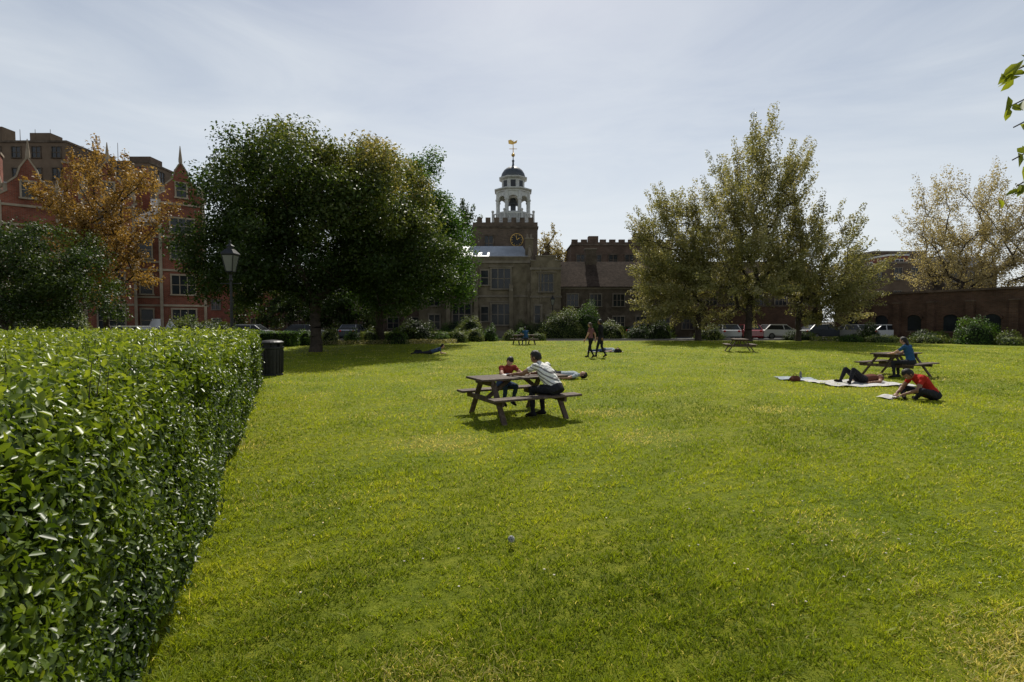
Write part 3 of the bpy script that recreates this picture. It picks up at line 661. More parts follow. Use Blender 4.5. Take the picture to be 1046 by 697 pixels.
# ------------------------------------------------------------------ shrubs, beds
sheet('planting_bed',[(-14.5,37.5),(-4.2,40.5),(-4.2,43.6),(-14.5,40.8)],.018,M_soil)
k=0
for x,y,r_ in [(-15,37,(.6,.5,1.1)),(-13.6,38,(.7,.6,1.2)),(-12.2,39,(.65,.6,1.0)),(-11.,39.5,(.7,.6,1.15)),(-8.9,39,(.9,.7,1.1)),(-4.4,42,(.7,.6,1.1)),(-5.7,41.5,(.6,.6,.9)),(-3.2,44,(.8,.6,1.15)),(-1.9,45,(.7,.6,1.2)),(-.2,46,(.6,.5,.8)),(.9,46.3,(.7,.5,1.0)),(2.4,46.5,(.6,.5,.7))]:
    k+=1; bush('clipped_bush',(x,y,0),r_,1500,.11,L_green if k%2 else L_shrub,seed=60+k)
for x,y,r_,mt in [(-8.0,42,(1.6,1.1,1.9),L_dark),(-4.0,49,(1.2,.8,2.2),L_shrub),(5.2,51,(2.3,1.4,2.7),L_shrub),(7.6,51.5,(1.8,1.2,3.0),L_green),(10.0,52,(1.6,1.2,1.6),L_shrub),(3.2,52,(1.4,1.0,1.5),L_dark),(1.3,55,(1.2,.8,1.8),L_shrub),
    (-6.5,56,(1.5,1,1.7),L_green),(12.5,50,(1.2,1,1.2),L_dark),(18.7,48,(1.3,1,1.2),L_shrub),(14.2,49,(1.3,1,1.7),L_dark),
    (35.5,39,(1.5,1.2,1.9),L_green),(33.2,40.5,(1.2,1,.7),L_shrub),(30.8,42.5,(1.3,1,.6),L_shrub),(28.9,43.5,(1.0,.8,.6),L_green),(31.5,45,(.9,.8,1.5),L_dark),(37.6,38.5,(1.0,.9,.9),L_shrub),(38.8,34,(1.4,1,1.0),L_green),(26.3,46.8,(1.4,.9,.9),L_dark),(34.4,42,(1.5,.9,1.0),L_dark),(36.3,37,(.8,.7,.6),L_shrub),
    (-31,30,(2.4,1.8,3.3),L_dark),(-27.3,31,(2,1.5,2.3),L_shrub),(-19,33,(1.7,1.3,1.6),L_dark),(-21.5,34,(1.6,1.2,2.0),L_shrub),(-16.5,31,(.9,.8,.9),L_shrub)]:
    k+=1; bush('shrub',(x,y,0),r_,int(1500*max(1,r_[0]*r_[2])),.12,mt,seed=60+k)
bush('clipped_hedge',(-17.5,35.5,0),(2.4,.5,1.0),6000,.1,L_green,box=True,seed=201)
bush('clipped_hedge',(12.8,56.5,0),(5,.5,1.1),8000,.12,L_dark,box=True,seed=202)
bush('clipped_hedge',(-8.2,45.6,0),(5.2,.45,.75),9000,.1,L_shrub,box=True,seed=203)
n=4000; x=rng.uniform(-14,-4.4,n); y=39.2+(x+9.4)*.3+rng.uniform(-1.0,.8,n)
leaves('flower_bed',np.stack([x,y,rng.uniform(.03,.35,n)],axis=1),.09,rng.normal(size=(n,3))+np.array([0,0,.5]),rng.random(n),L_olive,.8)
n=5000; x=rng.uniform(27,36,n); y=45.8-(x-27)*.75+rng.uniform(-.8,.8,n)
leaves('flower_bed',np.stack([x,y,rng.uniform(.03,.4,n)],axis=1),.11,rng.normal(size=(n,3))+np.array([0,0,.5]),rng.random(n),L_shrub,.8)

# ------------------------------------------------------------------ street lamps
def lamp(loc,s=1.0):
    g=group('street_lamp',loc); g.scale=(s,s,s)
    b=MB(); b.lathe([(.17,0),(.17,.12),(.13,.16),(.13,.75),(.16,.8),(.08,.9),(.065,1.0),(.075,1.05),(.055,1.1),(.042,3.15),(.07,3.2),(.05,3.26),(.05,3.4),(.09,3.44)],12)
    b.cyl((-.32,0,3.08),(.32,0,3.08),.018,.018,6); b.sph((-.34,0,3.08),.03); b.sph((.34,0,3.08),.03)
    zt,zb=4.08,3.5; rb,rt_=.11,.20
    for i in range(4):
        a=math.pi/4+i*math.pi/2; c,s_=math.cos(a),math.sin(a)
        b.cyl((rb*1.41*c,rb*1.41*s_,zb),(rt_*1.41*c,rt_*1.41*s_,zt),.018,.018,5)
        b.cyl((.06*c,.06*s_,3.4),(rb*1.41*c,rb*1.41*s_,zb),.014,.014,5)
        a2=a+math.pi/2
        for r_,z in ((rb,zb),(rt_,zt)): b.cyl((r_*1.41*c,r_*1.41*s_,z),(r_*1.41*math.cos(a2),r_*1.41*math.sin(a2),z),.02,.02,5)
    b.lathe([(.33,0),(.33,.03),(.17,.18),(.11,.2),(.11,.28),(.15,.3),(.06,.36),(.03,.42),(.045,.46),(.005,.52)],4,0,(0,0,zt+.015),math.pi/4)
    b.obj('post_and_lantern_frame',M_black,g)
    G=MB(); G.lathe([(rb*1.38,0),(rt_*1.38,zt-zb-.02)],4,0,(0,0,zb+.01),math.pi/4); G.obj('lantern_glass',M_lens,g)
lamp((-9.9,18,0),1.0); lamp((4.3,54,0),1.0)

# ------------------------------------------------------------------ litter bin
def bin_():
    g=group('litter_bin',(-7.75,16.4,0)); b=MB()
    b.lathe([(.34,0),(.34,.06),(.31,.08),(.33,.5),(.34,.86),(.37,.88),(.37,.94)],20)
    for i in range(20):
        a=2*math.pi*i/20; b.beam((.325*math.cos(a),.325*math.sin(a),.1),(.345*math.cos(a),.345*math.sin(a),.84),.04,.02,0,up=(math.cos(a),math.sin(a),0))
    for i in range(4):
        a=i*math.pi/2; b.beam((.3*math.cos(a),.3*math.sin(a),.93),(.3*math.cos(a),.3*math.sin(a),1.06),.2,.04,0,up=(math.cos(a),math.sin(a),0))
    b.lathe([(.37,0),(.37,.04),(.3,.08),(.15,.1),(.03,.11)],20,0,(0,0,1.05)); b.cyl((0,0,.9),(0,0,1.06),.24,.24,16)
    b.obj('bin_body',M_black,g)
bin_()

# ------------------------------------------------------------------ picnic tables
def picnic(loc,rz):
    g=group('picnic_table',loc,rz); b=MB(); L=1.75
    for i in range(5): b.beam((-L/2,-.29+i*.145,.735),(L/2,-.29+i*.145,.735),.135,.038,0,ch=.006)
    for s in (-1,1):
        for k in (0,1): b.beam((-L/2,s*(.60+k*.145),.44),(L/2,s*(.60+k*.145),.44),.135,.038,0,ch=.006)
    for x in (-.62,.62):
        for s in (-1,1): b.beam((x,s*.70,0),(x,s*.22,.715),.045,.095,0,up=(1,0,0),ch=.005)
        b.beam((x-.05,-.74,.375),(x-.05,.74,.375),.045,.09,0,ch=.005)
        b.beam((x-.05,-.34,.67),(x-.05,.34,.67),.045,.09,0,ch=.005)
        b.beam((x*.95-.02,0,.39),(x*.25,0,.70),.045,.07,0,ch=.004)
    b.obj('timber',M_wood,g); return g
picnic((.10,9.35,0),R(28)); picnic((12.25,16.2,0),R(30)); picnic((13.1,29.3,0),R(75)); picnic((.9,38,0),R(20))

# ------------------------------------------------------------------ people
def figure(name, loc, rz, J, pal, scale=1.0, voxel=.016, head_dir=(0,1,0), head_up=(0,0,1), hair=M_hair, long_hair=False, skirt=False, dz=0, sleeve=.55, shorts=False, bulk=1.0):
    S=lambda k: Vector(J[k])*scale
    b=MB()
    def limb(p0,p1,r0,r1,n=12):
        r0*=scale; r1*=scale
        b.cyl(p0,p1,r0,r1,n); b.sph(p0,r0,0,n,8); b.sph(p1,r1,0,n,8)
    segs=[]
    def add(p0,p1,r0,r1,mats): limb(p0,p1,r0,r1); segs.append((p0,p1,max(r0,r1)*scale,mats))
    TOP,LEG,SK,SH=1,2,0,3
    pel,ch,nk,hd=S('pelvis'),S('chest'),S('neck'),S('head')
    sl,sr=S('sh_l'),S('sh_r'); side=(sr-sl).normalized(); hl,hr=S('hip_l'),S('hip_r')
    up=(nk-pel).normalized()
    pts=[(pel-up*.09*scale,.15,.115),(pel,.172,.125),(pel.lerp(ch,.45),.145*bulk,.108*bulk),(pel.lerp(ch,.8),.165*bulk,.118*bulk),(ch.lerp(nk,.15),.175,.118),(ch.lerp(nk,.6),.15,.095),(nk-up*.01*scale,.065,.06)]
    hs=(hr-hl).normalized(); n=18; vs=[]
    for i,(c,a,d_) in enumerate(pts):
        sd=hs.lerp(side,min(1,i/4)).normalized(); fw=up.cross(sd).normalized()
        for k in range(n):
            t=2*math.pi*k/n; vs.append(c+sd*(a*scale*math.cos(t))+fw*(d_*scale*math.sin(t)))
    fs=[(k+i*n,(k+1)%n+i*n,(k+1)%n+(i+1)*n,k+(i+1)*n) for i in range(len(pts)-1) for k in range(n)]
    fs.append(tuple(range(n-1,-1,-1))); fs.append(tuple(range((len(pts)-1)*n,len(pts)*n))); b.add(vs,fs)
    segs.append((pel-up*.02*scale,ch.lerp(nk,.55),.145*scale,[(.12,LEG),(2,TOP)]))
    limb(ch.lerp(nk,.4),sl,.075,.068); limb(ch.lerp(nk,.4),sr,.075,.068); segs.append((sl,sr,.075*scale,[(2,TOP)]))
    add(nk-up*.03*scale,hd-Vector(head_up).normalized()*.05*scale,.056,.052,[(.3,TOP),(2,SK)])
    for s in ('l','r'):
        sh,el,wr=S('sh_'+s),S('el_'+s),S('wr_'+s); add(sh,el,.056,.043,[(sleeve,TOP),(2,SK)]); add(el,wr,.043,.028,[(2,TOP if sleeve>1.5 else SK)])
        hp,kn,an,to=S('hip_'+s),S('kn_'+s),S('an_'+s),S('toe_'+s)
        add(hp,kn,.092,.062,[(2 if not shorts else .8,LEG),(2,SK)])
        m=kn.lerp(an,.35); add(kn,m,.06,.056,[(2,SK if (shorts or skirt) else LEG)]); add(m,an,.056,.038,[(2,SK if (shorts or skirt) else LEG)])
        h=an+(an-to).normalized()*.04*scale
        add(an,to,.042,.034,[(2,SH)]); limb(h-(kn-an).normalized()*.03*scale,to.lerp(h,.3)-(kn-an).normalized()*.005*scale,.036,.036)
    tmp=b.obj('tmp',M_skin)
    md=tmp.modifiers.new('r','REMESH'); md.mode='VOXEL'; md.voxel_size=voxel; md.use_smooth_shade=True
    sm=tmp.modifiers.new('s','SMOOTH'); sm.factor=.5; sm.iterations=3
    bpy.context.view_layer.update(); dg=bpy.context.evaluated_depsgraph_get(); me=bpy.data.meshes.new_from_object(tmp.evaluated_get(dg))
    nv=len(me.vertices); co=np.zeros(nv*3,np.float32); me.vertices.foreach_get('co',co); co=co.reshape(-1,3)
    polys=[tuple(p.vertices) for p in me.polygons]
    cen=np.array([co[list(p)].mean(axis=0) for p in polys]) if polys else np.zeros((0,3))
    best=np.full(len(cen),1e9); mat=np.zeros(len(cen),int)
    for p0,p1,r_,mats in segs:
        a=np.array(p0);d=np.array(p1)-a;L2=d@d
        t=np.clip(((cen-a)@d)/max(L2,1e-9),0,1); dist=np.linalg.norm(cen-(a+t[:,None]*d),axis=1)/r_
        mm=np.zeros(len(cen),int)
        for tm,mi in reversed(mats): mm=np.where(t<=tm,mi,mm)
        upd=dist<best; best=np.where(upd,dist,best); mat=np.where(upd,mm,mat)
    vn=np.zeros(nv*3,np.float32); me.vertices.foreach_get('normal',vn); vn=vn.reshape(-1,3)
    fold=np.sin(co[:,0]*38+co[:,2]*55+np.sin(co[:,1]*30)*2)*np.sin(co[:,1]*33-co[:,2]*24)*.0045*scale
    co=co+vn*fold[:,None]
    bpy.data.objects.remove(tmp)
    o=MB(); o.v=[tuple(map(float,c)) for c in co]; o.f=polys; o.m=[int(x) for x in mat]
    f=Vector(head_dir).normalized(); u=Vector(head_up).normalized(); r_=f.cross(u).normalized(); u=r_.cross(f).normalized()
    HM=Matrix(((r_.x,f.x,u.x,hd.x),(r_.y,f.y,u.y,hd.y),(r_.z,f.z,u.z,hd.z),(0,0,0,1)))@Matrix.Scale(scale*1.0,4)
    n,k=22,16
    def shape(p):
        x,y,z=p; wz=1.0 if z>-.1 else 1-.38*min(1,(-z-.1)/.9)
        X_=x*.077*wz; Y_=y*(.098 if y>0 else .1)*(1 if z>-.2 else 1-.12*(-z-.2)); Z_=z*.118
        if y>0:
            ax=abs(x)
            Y_+= .022*math.exp(-(x/.16)**2-((z+.12)/.2)**2)
            Y_-= .009*math.exp(-((ax-.42)/.2)**2-((z-.08)/.14)**2)
            Y_+= .006*math.exp(-(x/.35)**2-((z+.72)/.2)**2)
            Y_+= .005*math.exp(-(x/.3)**2-((z+.42)/.1)**2)
        return (X_,Y_,Z_)
    P=[(0,0,-1)]
    for j in range(1,k):
        ph=-math.pi/2+math.pi*j/k
        for i in range(n): t=2*math.pi*i/n; P.append((math.cos(ph)*math.cos(t),math.cos(ph)*math.sin(t),math.sin(ph)))
    P.append((0,0,1)); F_=[(0,1+(i+1)%n,1+i) for i in range(n)]
    for j in range(k-2):
        for i in range(n): F_.append((1+j*n+i,1+j*n+(i+1)%n,1+(j+1)*n+(i+1)%n,1+(j+1)*n+i))
    t=len(P)-1; q=1+(k-2)*n
    for i in range(n): F_.append((q+i,q+(i+1)%n,t))
    o.add([shape(p) for p in P],F_,0,HM)
    hv=[]
    for p in P:
        s=shape(p); gsc=1.11+.03*math.sin(p[0]*14+p[2]*9); hv.append((s[0]*gsc,s[1]*gsc-.004,s[2]*gsc+.004))
    HF=[]
    for fc in F_:
        c=[sum(P[i][q] for i in fc)/len(fc) for q in range(3)]
        if c[2]>.52 or (c[1]<.15 and c[2]>-.3 - (.3 if c[1]<-.3 else 0)): HF.append(fc)
    o.add(hv,HF,4,HM)
    if long_hair: o.sph((0,-.075,-.09),(.075,.04,.14),4,10,8,M=HM)
    for s in (-1,1):
        o.sph((s*.031,.079,.009),.0125,5,8,6,M=HM); o.sph((s*.031,.0885,.009),.0055,6,6,5,M=HM)
        o.sph((s*.078,-.004,-.005),(.009,.018,.03),0,8,6,M=HM)
        o.cyl((s*.018,.096,.033),(s*.046,.086,.034),.0035,.0025,5,4,M=HM)
    o.sph((0,.097,-.05),(.022,.006,.006),7,8,5,M=HM)
    for s in ('l','r'):
        wr,el=S('wr_'+s),S('el_'+s); d=(wr-el).normalized(); pn=Vector(J.get('palm_'+s,(0,0,-1))); pn=(pn-d*pn.dot(d)).normalized(); sd=d.cross(pn).normalized()
        if s=='l': sd=-sd
        HH=Matrix(((sd.x,d.x,pn.x,wr.x),(sd.y,d.y,pn.y,wr.y),(sd.z,d.z,pn.z,wr.z),(0,0,0,1)))@Matrix.Scale(scale,4)
        mi=SK
        o.sph((0,.048,0),(.041,.056,.016),mi,12,8,M=HH)
        for q,(fx,ln_) in enumerate([(-.030,.062),(-.010,.076),(.010,.080),(.030,.070)]):
            p=Vector((fx,.088,0)); an_=.25; rr=.0095
            for kseg,fr in enumerate((.45,.3,.25)):
                q1=p+Vector((fx*.1,math.cos(an_),math.sin(an_)))*ln_*fr; o.cyl(p,q1,rr,rr*.9,7,mi,M=HH); o.sph(q1,rr*.9,mi,7,5,M=HH); p=q1; an_+=.4; rr*=.9
        p=Vector((.034,.03,.004)); 
        for dv,rr in ((Vector((.028,.028,.012)),.0125),(Vector((.010,.026,.008)),.0105)): o.cyl(p,p+dv,rr,rr*.88,7,mi,M=HH); o.sph(p+dv,rr*.88,mi,7,5,M=HH); p=p+dv
    mats=[pal[0],pal[1],pal[2],pal[3],hair,M_eye,M_pup,M_lip]
    return o.obj(name,mats,smooth=True,loc=(loc[0],loc[1],loc[2] if len(loc)>2 else dz),rz=rz)

def mir(J):
    for k in list(J):
        if k.endswith('_r') and k[:-2]+'_l' not in J: v=J[k]; J[k[:-2]+'_l']=(-v[0],v[1],v[2])
    return J
def walk(ph=1):
    a=dict(pelvis=(0,0,.96),chest=(0,.02,1.32),neck=(0,.02,1.49),head=(0,.05,1.635),sh_r=(.175,0,1.43),sh_l=(-.175,0,1.43),
      hip_r=(.09,0,.92),hip_l=(-.09,0,.92),palm_r=(-1,0,0),palm_l=(1,0,0))
    A=dict(kn=(.09,.13,.51),an=(.09,.20,.10),toe=(.09,.35,.06)); B=dict(kn=(.09,-.01,.50),an=(.09,-.20,.13),toe=(.09,-.09,.04))
    f,bk=('r','l') if ph>0 else ('l','r')
    for s,q in ((f,A),(bk,B)):
        for kk,v in q.items(): a[kk+'_'+s]=(v[0]*(1 if s=='r' else -1),v[1],v[2])
    for s,y in ((f,-1),(bk,1)):
        sg=1 if s=='r' else -1
        a['el_'+s]=(sg*.235,-.03+.09*y,1.16); a['wr_'+s]=(sg*.22,.03+.17*y,.93)
    return a
def seat(lean=.22,drop=0):
    a=dict(pelvis=(0,0,.57),chest=(0,lean*.75,.93-drop),neck=(0,lean*1.15,1.09-drop*1.3),head=(0,lean*1.15+.09,1.225-drop*1.6),sh_r=(.18,lean*1.05,1.04-drop*1.2),
      hip_r=(.1,.03,.555),kn_r=(.14,.44,.53),an_r=(.14,.40,.10),toe_r=(.15,.55,.045),palm_r=(0,0,-1),palm_l=(0,0,-1))
    a.update(el_r=(.27,lean+.24,.83),wr_r=(.10,lean+.44,.80))
    return mir(a)
def sit_ground():
    a=dict(pelvis=(0,0,.13),chest=(0,.22,.42),neck=(0,.36,.52),head=(0,.49,.545),sh_r=(.18,.31,.49),hip_r=(.1,.05,.13),kn_r=(.33,.40,.24),an_r=(.06,.52,.07),toe_r=(-.06,.58,.06),
      el_r=(.24,.45,.24),wr_r=(.10,.64,.13),palm_r=(0,0,-1),palm_l=(0,0,-1))
    a=mir(a); a['an_l']=(-.12,.40,.07); a['toe_l']=(.0,.37,.06); return a
def lie_back(knee=0):
    a=dict(pelvis=(0,0,.12),chest=(0,-.40,.13),neck=(0,-.56,.13),head=(0,-.70,.13),sh_r=(.18,-.49,.12),hip_r=(.09,.04,.11),
      kn_r=(.12,.46,.10+knee*.4),an_r=(.14,.88-knee*.35,.07),toe_r=(.19,.93-knee*.25,.17-knee*.12),el_r=(.33,-.26,.07),wr_r=(.28,-.02,.06),palm_r=(0,0,-1),palm_l=(0,0,-1))
    return mir(a)
def lie_front():
    a=dict(pelvis=(0,0,.12),chest=(0,-.38,.22),neck=(0,-.53,.33),head=(0,-.63,.42),sh_r=(.18,-.47,.29),hip_r=(.09,.04,.11),
      kn_r=(.11,.47,.08),an_r=(.10,.88,.08),toe_r=(.10,1.02,.045),el_r=(.2,-.55,.06),wr_r=(.08,-.74,.05),palm_r=(0,0,-1),palm_l=(0,0,-1))
    return mir(a)

def tf(cx,cy,rz,x,y): c,s=math.cos(rz),math.sin(rz); return (cx+x*c-y*s,cy+x*s+y*c)
p=tf(.10,9.35,R(28),.40,-.68)
J=seat(.32,drop=.08); J['el_l']=(-.32,.50,.82); J['wr_l']=(-.30,.76,.79); J['el_r']=(.24,.44,.80); J['wr_r']=(.02,.58,.80)
figure('seated_man',(p[0],p[1],0.0),R(28+20),J,(M_skin_d,C_stripe,C_dark,C_shoe),head_dir=(-.2,.9,-.4),bulk=1.15,voxel=.013,scale=1.0)
p=tf(.10,9.35,R(28),.05,.70)
J=seat(.26,drop=.06); J['an_r']=(.12,.3,.13); J['an_l']=(-.12,.3,.13); J['toe_r']=(.13,.43,.08); J['toe_l']=(-.13,.43,.08)
figure('seated_child',(p[0],p[1],.085),R(28+180),J,(M_skin,C_rust,C_jean,C_shoe),scale=.80,head_dir=(.3,.6,-.75),head_up=(0,.7,.7),hair=M_hair,voxel=.013)
p=tf(12.25,16.2,R(30),-.72,-.70)
figure('seated_woman',(p[0],p[1],0),R(30),seat(.12),(M_skin,C_blue,C_dark,C_shoe),hair=M_hair,voxel=.018,head_dir=(0,.9,-.3),long_hair=True,scale=.95)
p=tf(.9,38,R(20),-.1,-.70)
figure('seated_man',(p[0],p[1],0),R(20),seat(.15),(M_skin,C_blue,C_jean,C_shoe),voxel=.025)
figure('walking_woman',(3.75,24.2,0),R(55),walk(1),(M_skin,C_pink,C_black,C_shoe),voxel=.018,long_hair=True,hair=M_hairb,scale=.96)
figure('walking_man',(4.28,24.5,0),R(60),walk(-1),(M_skin_d,C_black,C_dark,C_shoe),voxel=.018,scale=1.05,sleeve=2)
figure('reading_man',(9.3,11.2,0),R(84),sit_ground(),(M_skin_d,C_red,C_dark,C_shoe),voxel=.014,head_dir=(0,.55,-.85),head_up=(0,.85,.5),scale=1.06)
figure('sunbather',(9.75,14.15,0.03),R(108),lie_back(.75),(M_skin_d,C_brown,C_dark,C_shoe),voxel=.016,head_dir=(0,.1,1),head_up=(0,-1,.1),hair=M_hairb)
figure('sunbather',(-4.35,27.2,0),R(100),lie_front(),(M_skin,C_jean,C_dark,C_shoe),voxel=.02,head_dir=(0,-1,-.2),head_up=(0,-.2,1))
figure('sunbather',(1.45,15.4,0.01),R(82),lie_back(.6),(M_skin,C_tee,C_dark,C_shoe),voxel=.018,head_dir=(0,.1,1),head_up=(0,-1,.1))
figure('sunbather',(5.3,29.0,0.01),R(85),lie_back(0),(M_skin,C_tee,C_jean,C_shoe),voxel=.022,head_dir=(0,.1,1),head_up=(0,-1,.1))

def blanket(loc,rz,w,d,mat):
    n,m=18,12; vs=[];fs=[]
    for j in range(m+1):
        for i in range(n+1):
            x=(i/n-.5)*w;y=(j/m-.5)*d; vs.append((x+.03*math.sin(y*7),y+.03*math.sin(x*6),.05+.012*math.sin(x*9+y*5)+.012*math.sin(y*13-x*4)))
    for j in range(m):
        for i in range(n): a=j*(n+1)+i; fs.append((a,a+1,a+n+2,a+n+1))
    b=MB(); b.add(vs,fs); b.obj('picnic_blanket',mat,smooth=True,loc=loc,rz=rz)
blanket((9.6,14.1,0),R(4),2.2,1.4,C_whitec); blanket((8.5,15.2,0),R(-12),1.0,.9,C_tee); blanket((5.3,29,0),R(0),2.0,.9,C_whitec); blanket((8.55,11.5,0),R(20),.5,.35,C_whitec)
def bag(loc,mat,rz=0,s=1):
    b=MB()
    b.add([(-.2,-.08,0),(.2,-.08,0),(.2,.08,0),(-.2,.08,0),(-.22,-.1,.1),(.22,-.1,.1),(.22,.1,.1),(-.22,.1,.1),(-.15,-.02,.22),(.16,-.03,.2),(.16,.03,.2),(-.15,.02,.22)],
      [(0,3,2,1),(0,1,5,4),(1,2,6,5),(2,3,7,6),(3,0,4,7),(4,5,9,8),(5,6,10,9),(6,7,11,10),(7,4,8,11),(8,9,10,11)])
    for k in range(8):
        a0=math.pi*k/8;a1=math.pi*(k+1)/8; b.cyl((.09*math.cos(a0),0,.2+.1*math.sin(a0)),(.09*math.cos(a1),0,.2+.1*math.sin(a1)),.01,.01,5)
    o=b.obj('shoulder_bag',mat,loc=loc,rz=rz); o.scale=(s,s,s)
bag((8.2,14.7,0.03),C_brown,.4,.7); bag((5.9,28.3,0),C_black); bag((-5.1,27.6,0),C_black,.3)
b=MB(); b.lathe([(.033,0),(.033,.15),(.013,.19),(.013,.21)],12,0); b.obj('water_bottle',M_lens,smooth=True,loc=(8.7,15.3,.05))
b=MB(); b.add([(-.15,-.1,.0),(0,-.1,.02),(.15,-.1,.0),(.15,.1,.0),(0,.1,.02),(-.15,.1,.0)],[(0,1,4,5),(1,2,3,4)]); b.obj('open_book',M_white,loc=(8.62,11.35,.075),rz=.4)
b=MB(); b.add([(-.15,-.1,.0),(0,-.1,.015),(.15,-.1,.0),(.15,.1,.0),(0,.1,.015),(-.15,.1,.0)],[(0,1,4,5),(1,2,3,4)]); b.obj('open_book',M_white,loc=(-.02,9.5,.757),rz=.6)

# ------------------------------------------------------------------ cars
def paint(name,c):
    m,nt,out=new_mat(name); b=nt.nodes.new('ShaderNodeBsdfPrincipled'); n=nt.nodes.new('ShaderNodeTexNoise'); n.inputs['Scale'].default_value=2
    r=ramp(nt,[tuple(x*.9 for x in c),c]); nt.links.new(n.outputs['Fac'],r.inputs[0]); nt.links.new(r.outputs[0],b.inputs['Base Color'])
    b.inputs['Roughness'].default_value=.3; b.inputs['Coat Weight'].default_value=.6; nt.links.new(b.outputs[0],out.inputs[0]); return m
def car(loc,rz,mat,van=False):
    g=group('parked_van' if van else 'parked_car',loc,rz); b=MB();G=MB();Wh=MB();Lt=MB()
    L,Wd=(4.9,1.95) if van else (4.2,1.75); h2=Wd/2
    def arch(cx,r=.36,n=8):
        return [(cx+r*math.cos(math.pi-math.pi*i/n), .30+r*math.sin(math.pi*i/n)) for i in range(n+1)]
    if van: belt=[(L/2,.35),(L/2,.85),(L/2-.1,1.05),(L/2-.9,1.2),(-L/2+.05,1.25),(-L/2,.35)]
    else: belt=[(L/2,.35),(L/2+.02,.6),(L/2-.12,.74),(L/2-1.05,.92),(-L/2+.25,.98),(-L/2,.85),(-L/2-.02,.35)]
    low=[(-L/2+.1,.2)]+arch(-L/2+.8)+arch(L/2-.8)+[(L/2-.1,.2)]
    prof=low+belt; n=len(prof)
    vs=[]
    for y in (-h2,h2): vs+=[(x,y,z) for x,z in prof]
    b.add(vs,[(i,(i+1)%n,(i+1)%n+n,i+n) for i in range(n)])
    bm=bmesh.new(); 
    for y in (-h2,h2):
        vv=[bm.verts.new((x,y,z)) for x,z in prof]; bm.faces.new(vv)
    bmesh.ops.triangulate(bm,faces=bm.faces[:]); bm.verts.index_update()
    b.add([tuple(v.co) for v in bm.verts],[tuple(v.index for v in f.verts) for f in bm.faces]); bm.free()
    if van: gb=[(L/2-.95,1.2),(L/2-1.5,1.9),(-L/2+.1,1.95),(-L/2+.05,1.24)]
    else: gb=[(L/2-1.1,.92),(L/2-1.75,1.38),(-L/2+.75,1.42),(-L/2+.2,.97)]
    tz=.16; c=[]
    for y in (-1,1):
        for (x,z),k in zip(gb,(0,1,1,0)): c.append((x,y*(h2-.05-(tz if k else 0)),z))
    gl=[(0,1,5,4),(2,3,7,6),(0,3,2,1),(4,5,6,7)]
    (b if van else G).add(c,[gl[1],gl[2],gl[3]] if van else gl); 
    if van: G.add(c,[gl[0]])
    b.bx(gb[2][0]-.02,gb[1][0]+.02,-(h2-.05-tz)-.01,(h2-.05-tz)+.01,gb[1][1]-.0,gb[2][1]+.04)
    if not van:
        for y in (-1,1):
            for x0,x1 in ((0,1),(3,2)):
                b.beam(c[x0+(4 if y>0 else 0)],c[x1+(4 if y>0 else 0)],.07,.05)
            b.beam((0,y*(h2-.04),.95),(-.05,y*(h2-.05-tz),1.4),.07,.05)
    for x in (-L/2+.8,L/2-.8):
        for y in (-1,1):
            Wh.cyl((x,y*(h2-.2),.31),(x,y*(h2+.01),.31),.31,.31,20,0); Wh.cyl((x,y*(h2+.01),.31),(x,y*(h2+.02),.31),.2,.19,14,1)
    for y in (-1,1):
        Lt.sph((L/2-.04,y*(h2-.28),.65),(.08,.2,.08),0,8,6); Lt.sph((-L/2+.02,y*(h2-.22),.8),(.06,.16,.1),1,8,6); Lt.sph((L/2-1.2,y*(h2+.07),.98),(.07,.1,.06),2,8,6)
    Lt.bx(L/2+.0,L/2+.03,-.28,.28,.4,.5,0)
    b.obj('body',mat,g);G.obj('windows',M_glass,g);Wh.obj('wheels',[M_black,M_lens],g,True);Lt.obj('lights_and_mirrors',[M_lens,C_red,M_black],g,True)
PW=paint('white_car_paint',(.7,.7,.69));PS=paint('silver_car_paint',(.35,.36,.37));PR=paint('red_car_paint',(.3,.025,.025));PD=paint('dark_car_paint',(.04,.05,.07));PB=paint('blue_car_paint',(.05,.12,.3))
for x,y,rz,p in [(26.5,50.5,5,PW),(30.6,50,4,PD),(32.6,48.9,100,PS),(35.2,48.6,178,PW),(23.6,51,80,PR),(21.5,51,80,PS),(14,52.2,0,PD),(-24.8,49,2,PS),(-29.5,49,4,PW),(-20,50,0,PD),(-16.2,52,90,PD)]:
    car((x,y,.006),R(rz),p)
car((-24.6,33.5,0.0),R(4),PW)
car((-34,50,.006),R(4),PW,van=True)

g=group('iron_railings',(-36,46.0,0)); b=MB()
b.bx(0,22,-.02,.02,1.05,1.1); b.bx(0,22,-.02,.02,.2,.24)
for i in range(147): b.cyl((i*.15,0,.0),(i*.15,0,1.25),.012,.012,4); 
b.obj('rails',M_black,g)

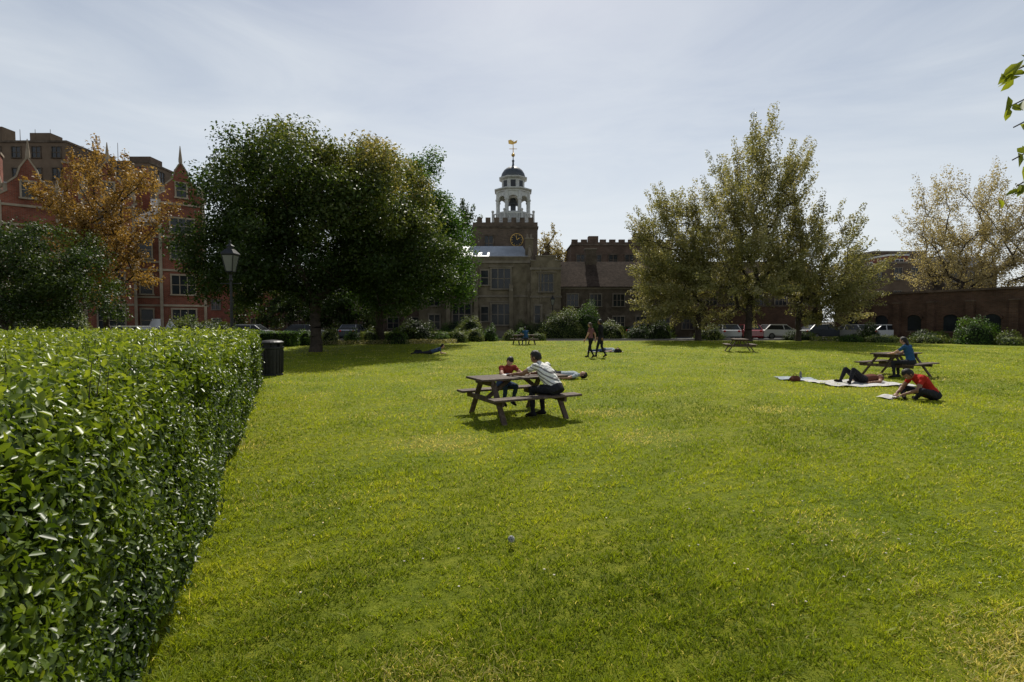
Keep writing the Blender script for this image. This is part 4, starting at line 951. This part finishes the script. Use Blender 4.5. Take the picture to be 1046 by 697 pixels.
# ------------------------------------------------------------------ sky and sun
w=bpy.data.worlds.new('World'); scene.world=w; w.use_nodes=True; nt=w.node_tree; N,L=nt.nodes,nt.links; N.clear()
out=N.new('ShaderNodeOutputWorld'); bg=N.new('ShaderNodeBackground'); bg.inputs['Strength'].default_value=.08
sk=N.new('ShaderNodeTexSky'); sk.sky_type='NISHITA'; sk.sun_disc=False; sk.sun_elevation=R(SUN_EL); sk.sun_rotation=R(SUN_AZ); sk.air_density=1.0; sk.dust_density=1.0; sk.ozone_density=1.5
tc=N.new('ShaderNodeTexCoord'); mp=N.new('ShaderNodeMapping'); mp.inputs['Scale'].default_value=(1.2,1.2,5.0); mp.inputs['Rotation'].default_value=(R(10),R(6),0); L.new(tc.outputs['Generated'],mp.inputs[0])
nz=N.new('ShaderNodeTexNoise'); nz.inputs['Scale'].default_value=1.7; nz.inputs['Detail'].default_value=9; nz.inputs['Roughness'].default_value=.58; nz.inputs['Distortion'].default_value=.7; L.new(mp.outputs[0],nz.inputs['Vector'])
mr=N.new('ShaderNodeMapRange'); mr.inputs[1].default_value=.3; mr.inputs[2].default_value=.72; mr.inputs[3].default_value=-.14; mr.inputs[4].default_value=.16; L.new(nz.outputs['Fac'],mr.inputs[0])
sp=N.new('ShaderNodeSeparateXYZ'); L.new(tc.outputs['Generated'],sp.inputs[0])
el=N.new('ShaderNodeMapRange'); el.inputs[1].default_value=.0; el.inputs[2].default_value=.72; el.inputs[3].default_value=.98; el.inputs[4].default_value=.12; L.new(sp.outputs[2],el.inputs[0])
ad=N.new('ShaderNodeMath'); ad.operation='ADD'; ad.use_clamp=True; L.new(mr.outputs[0],ad.inputs[0]); L.new(el.outputs[0],ad.inputs[1])
mx=N.new('ShaderNodeMix'); mx.data_type='RGBA'; L.new(ad.outputs[0],mx.inputs[0]); L.new(sk.outputs[0],mx.inputs[6]); mx.inputs[7].default_value=(10.5,11.0,11.3,1)
L.new(mx.outputs[2],bg.inputs['Color']); L.new(bg.outputs[0],out.inputs[0])
sl=bpy.data.lights.new('sun','SUN'); sl.energy=5.0; sl.angle=R(.53); sl.color=(1,.95,.85); so=bpy.data.objects.new('sun',sl); COL.objects.link(so)
sd=Vector((math.sin(R(SUN_AZ))*math.cos(R(SUN_EL)),math.cos(R(SUN_AZ))*math.cos(R(SUN_EL)),math.sin(R(SUN_EL)))); so.rotation_euler=(-sd).to_track_quat('-Z','Y').to_euler(); so.location=(10,40,60)

# ------------------------------------------------------------------ camera
cd=bpy.data.cameras.new('camera'); cd.sensor_width=36; cd.lens=17.9; cd.clip_start=.05; cd.clip_end=3000
co=bpy.data.objects.new('camera',cd); COL.objects.link(co); co.location=(0,0,1.75); co.rotation_euler=(R(90-2.2),0,0); scene.camera=co
scene.view_settings.view_transform='Standard'; scene.view_settings.look='None'; scene.view_settings.exposure=0
